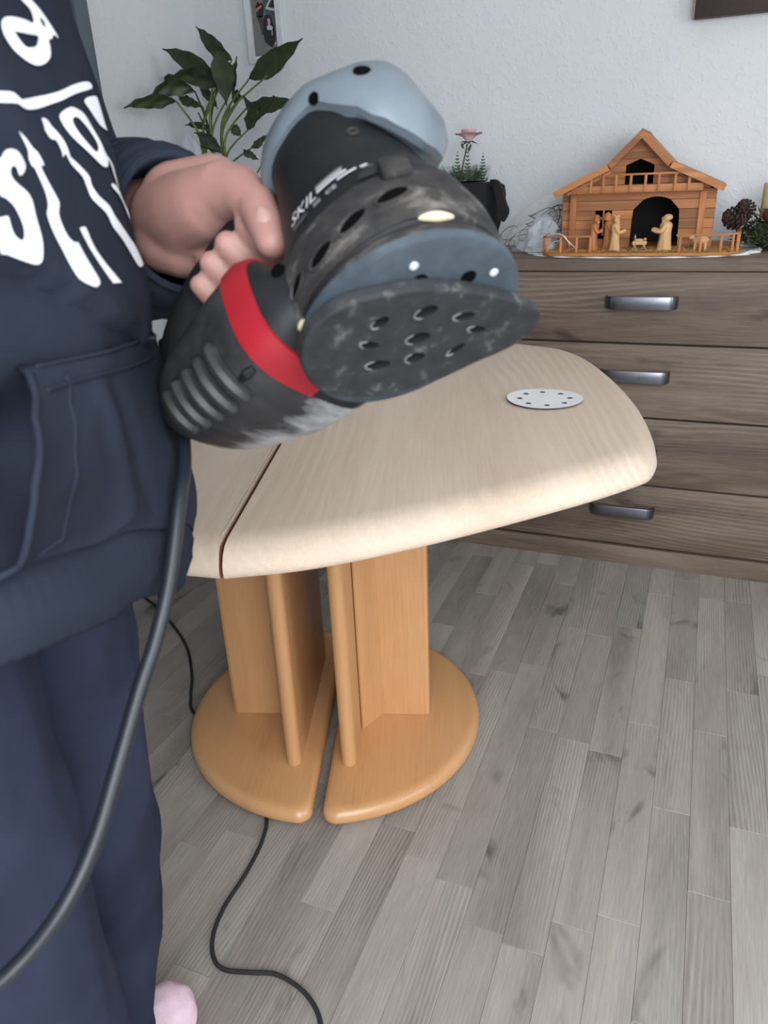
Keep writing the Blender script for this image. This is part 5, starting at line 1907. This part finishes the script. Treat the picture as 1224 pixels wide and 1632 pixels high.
# white lettering printed on the front: outlines in (angle, height)
PRINT = [
    ('loop', [(-4.3, 1.1882), (-5.2, 1.1855), (-7.8, 1.1829), (-7.9, 1.1776), (-4.6, 1.1772), (-0.9, 1.1761), (1.5, 1.1748), (3.0, 1.1721), (3.5, 1.1679), (2.8, 1.164), (1.1, 1.1605), (-1.9, 1.1575), (-4.4, 1.1576), (-8.0, 1.1605), (-10.5, 1.1643), (-11.7, 1.169), (-12.1, 1.1722), (-13.8, 1.1736), (-15.3, 1.1762), (-17.1, 1.1755), (-15.7, 1.1791), (-11.8, 1.1849), (-8.9, 1.1876), (-7.4, 1.1901)], [[(0.3, 1.1695), (-1.1, 1.1701), (-4.0, 1.1708), (-7.9, 1.1719), (-7.0, 1.1691), (-5.6, 1.1665), (-3.2, 1.1647), (-1.4, 1.1646)], [(-10.8, 1.1812), (-12.0, 1.181), (-12.6, 1.1789), (-11.6, 1.178)]]),
    ('rule', [(12.2, 1.1416), (10.4, 1.1419), (7.8, 1.1422), (6.0, 1.1402), (5.0, 1.1401), (-0.9, 1.1432), (-3.0, 1.1443), (-10.2, 1.1489), (-17.5, 1.1536), (-28.0, 1.1588), (-30.5, 1.1563), (-15.3, 1.1483), (-5.3, 1.1417), (0.9, 1.1375), (4.8, 1.136), (6.5, 1.1367), (7.7, 1.1378), (11.6, 1.1372), (13.4, 1.1369)], []),
    ('letter_s', [(18.4, 1.1131), (17.4, 1.1144), (16.0, 1.1172), (14.3, 1.1182), (12.8, 1.1168), (12.2, 1.1111), (14.3, 1.1073), (14.5, 1.1108), (15.4, 1.1113), (16.3, 1.1092), (16.4, 1.1064), (15.6, 1.1039), (14.1, 1.1007), (13.6, 1.0968), (14.2, 1.091), (14.4, 1.0831), (14.9, 1.0779), (16.2, 1.0723), (17.6, 1.0707), (19.3, 1.0721), (22.8, 1.0767), (23.7, 1.0779), (22.1, 1.0898), (20.8, 1.0911), (19.9, 1.0912), (20.0, 1.0876), (19.9, 1.0838), (19.0, 1.0811), (18.2, 1.0821), (17.6, 1.0858), (17.6, 1.0903), (18.1, 1.0954), (19.2, 1.0986), (20.2, 1.1011)], []),
    ('letter_t', [(10.4, 1.1255), (10.0, 1.1243), (9.6, 1.1225), (9.1, 1.119), (8.4, 1.1174), (7.8, 1.1142), (7.6, 1.1117), (8.5, 1.1114), (7.7, 1.1043), (6.7, 1.0967), (6.9, 1.094), (7.9, 1.09), (7.9, 1.0837), (7.3, 1.0794), (6.1, 1.0769), (5.0, 1.0766), (4.2, 1.0705), (3.2, 1.0604), (3.5, 1.0567), (5.4, 1.0554), (7.1, 1.0566), (8.9, 1.0597), (9.6, 1.0629), (10.2, 1.0731), (11.1, 1.0823), (11.1, 1.0891), (10.7, 1.0918), (9.7, 1.095), (9.3, 1.101), (10.0, 1.1105), (10.5, 1.1112), (10.8, 1.1147), (10.4, 1.1182)], []),
    ('digit_one', [(1.7, 1.1327), (0.9, 1.1331), (0.0, 1.1321), (-0.3, 1.1298), (-1.3, 1.1267), (-1.9, 1.1232), (-1.9, 1.1195), (-1.8, 1.1161), (-1.9, 1.1161), (-4.9, 1.1113), (-7.0, 1.1069), (-7.0, 1.1024), (-8.8, 1.0969), (-12.1, 1.0919), (-13.6, 1.0861), (-16.9, 1.0789), (-21.4, 1.0701), (-25.9, 1.058), (-21.5, 1.0561), (-18.9, 1.0574), (-16.7, 1.066), (-14.1, 1.0735), (-10.8, 1.0808), (-9.6, 1.0882), (-5.7, 1.0956), (-5.0, 1.1009), (-4.5, 1.1069), (-1.7, 1.1126), (-0.6, 1.1175), (0.6, 1.1156), (0.4, 1.1193), (0.7, 1.1234), (2.2, 1.1238), (2.7, 1.1273), (2.1, 1.1297)], []),
    ('digit_nine', [(-5.4, 1.1366), (-8.6, 1.1398), (-11.8, 1.1409), (-16.7, 1.1386), (-18.0, 1.1321), (-18.5, 1.1254), (-18.0, 1.1184), (-23.4, 1.1132), (-24.0, 1.1067), (-23.8, 1.1008), (-21.4, 1.103), (-20.2, 1.1116), (-18.6, 1.1157), (-16.5, 1.1121), (-13.5, 1.1126), (-9.0, 1.1189), (-5.4, 1.1261), (-4.4, 1.1333)], [[(-8.8, 1.1349), (-11.6, 1.1361), (-13.8, 1.1327), (-14.9, 1.1276), (-14.7, 1.1228), (-12.2, 1.1192), (-9.4, 1.1254), (-8.3, 1.131)]]),
    ('digit_edge', [(-20.2, 1.1464), (-25.9, 1.1503), (-34.0, 1.1523), (-35.9, 1.1462), (-35.3, 1.1371), (-35.0, 1.1337), (-28.3, 1.1349), (-24.5, 1.1391), (-21.6, 1.1432)], []),
    ('stroke', [(2.5, 1.0826), (1.7, 1.083), (0.1, 1.0827), (-0.5, 1.0745), (-2.4, 1.0646), (-5.1, 1.0539), (-4.6, 1.0532), (-1.5, 1.0542), (-1.4, 1.055), (0.2, 1.0662), (1.6, 1.075)], []),
    ('stroke2', [(-16.3, 1.1021), (-18.0, 1.1031), (-23.4, 1.0978), (-32.9, 1.0874), (-32.7, 1.0804), (-32.8, 1.0819), (-22.5, 1.0927), (-19.1, 1.0979)], []),
]


def print_piece(name, outer, holes):
    bm = bmesh.new()
    ed = []
    KS = .0026
    for lp in [outer] + holes:
        P = [Vector((a * KS, z, 0)) for a, z in lp]
        P = catmull(P, 3, closed=True)
        v_ = [bm.verts.new(p) for p in P]
        ed += [bm.edges.new((v_[k], v_[(k + 1) % len(v_)])) for k in range(len(v_))]
    bmesh.ops.triangle_fill(bm, edges=ed, use_beauty=True)
    for _ in range(3):
        long_ = [e for e in bm.edges if e.calc_length() > .005]
        if not long_: break
        bmesh.ops.subdivide_edges(bm, edges=long_, cuts=1)
        bmesh.ops.triangulate(bm, faces=bm.faces[:])
    bm.verts.index_update()
    pts = [torso(v.co.x / KS, v.co.y, .0011) for v in bm.verts]
    fs = []
    for f in bm.faces:
        c_ = f.calc_center_median()
        inside_hole = False
        for h in holes:
            n_ = len(h); ins = False
            for i in range(n_):
                (x1, y1), (x2, y2) = (h[i][0] * KS, h[i][1]), (h[i - 1][0] * KS, h[i - 1][1])
                if (y1 > c_.y) != (y2 > c_.y) and c_.x < (x2 - x1) * (c_.y - y1) / (y2 - y1) + x1: ins = not ins
            inside_hole |= ins
        if not inside_hole: fs.append([v.index for v in f.verts])
    bm.free()
    return MB().add(pts, fs).build(name, M['white_ink'], person, angle=180)


for nm_, o_, h_ in PRINT: print_piece('lettering', o_, h_)


# ---- trousers: two legs fused at the hip, with creases
def displaced(mb, fn):
    me = bpy.data.meshes.new('tmp')
    me.from_pydata([tuple(v) for v in mb.v], [], mb.f)
    me.update()
    nr = [v.normal.copy() for v in me.vertices]
    bpy.data.meshes.remove(me)
    mb.v = [tuple(Vector(p) + n_ * fn(Vector(p))) for p, n_ in zip(mb.v, nr)]
    return mb


tr = MB()
chain(tr, [(pp(-.045, -.05, .94), .100), (pp(-.045, .05, .94), .100)])
for s in (-1, 1):
    h_, k_, a_ = LEG[s]
    chain(tr, [(h_ + E1 * -.01, .103), (h_.lerp(k_, .5) + E1 * -.002, .094), (k_, .084), (k_.lerp(a_, .5), .079), (a_ + Vector((0, 0, .03)), .076)])
tv_ = voxel(tr, .006, 8)


def tfold(p):
    c_ = crease(p.x * 5 + p.z * 5.5, p.y * 5 - p.z * 3.2, 2.2)
    d_ = crease(p.x * 11 - p.z * 7, p.y * 9 + p.z * 4, 7.9)
    k = .5 + .5 * abs(math.sin(p.z * 5.2))
    return (.011 * c_ - .006) * k + .0035 * d_ - .002


displaced(tv_, tfold)
tv_.v = [(x, y, max(z, .055)) for x, y, z in tv_.v]
tv_.build('trousers', M['trousers'], person, angle=180)

# ---- plush slippers
for s in (-1, 1):
    a_ = LEG[s][2]
    f_ = FD[s]
    g_ = Vector((a_.x, a_.y, 0))
    sp_ = MB()
    chain(sp_, [(g_ - f_ * .035 + Vector((0, 0, .048)), .044), (g_ + f_ * .06 + Vector((0, 0, .048)), .046), (g_ + f_ * .140 + Vector((0, 0, .042)), .042)])
    sv = voxel(sp_, .005, 4)
    displaced(sv, lambda p: .003 * mnoise.noise(p * 60))
    sv.v = [(x, y, max(z, .0005)) for x, y, z in sv.v]
    sv.build('slipper', M['slipper'], person, angle=180, label='pale pink plush slipper')
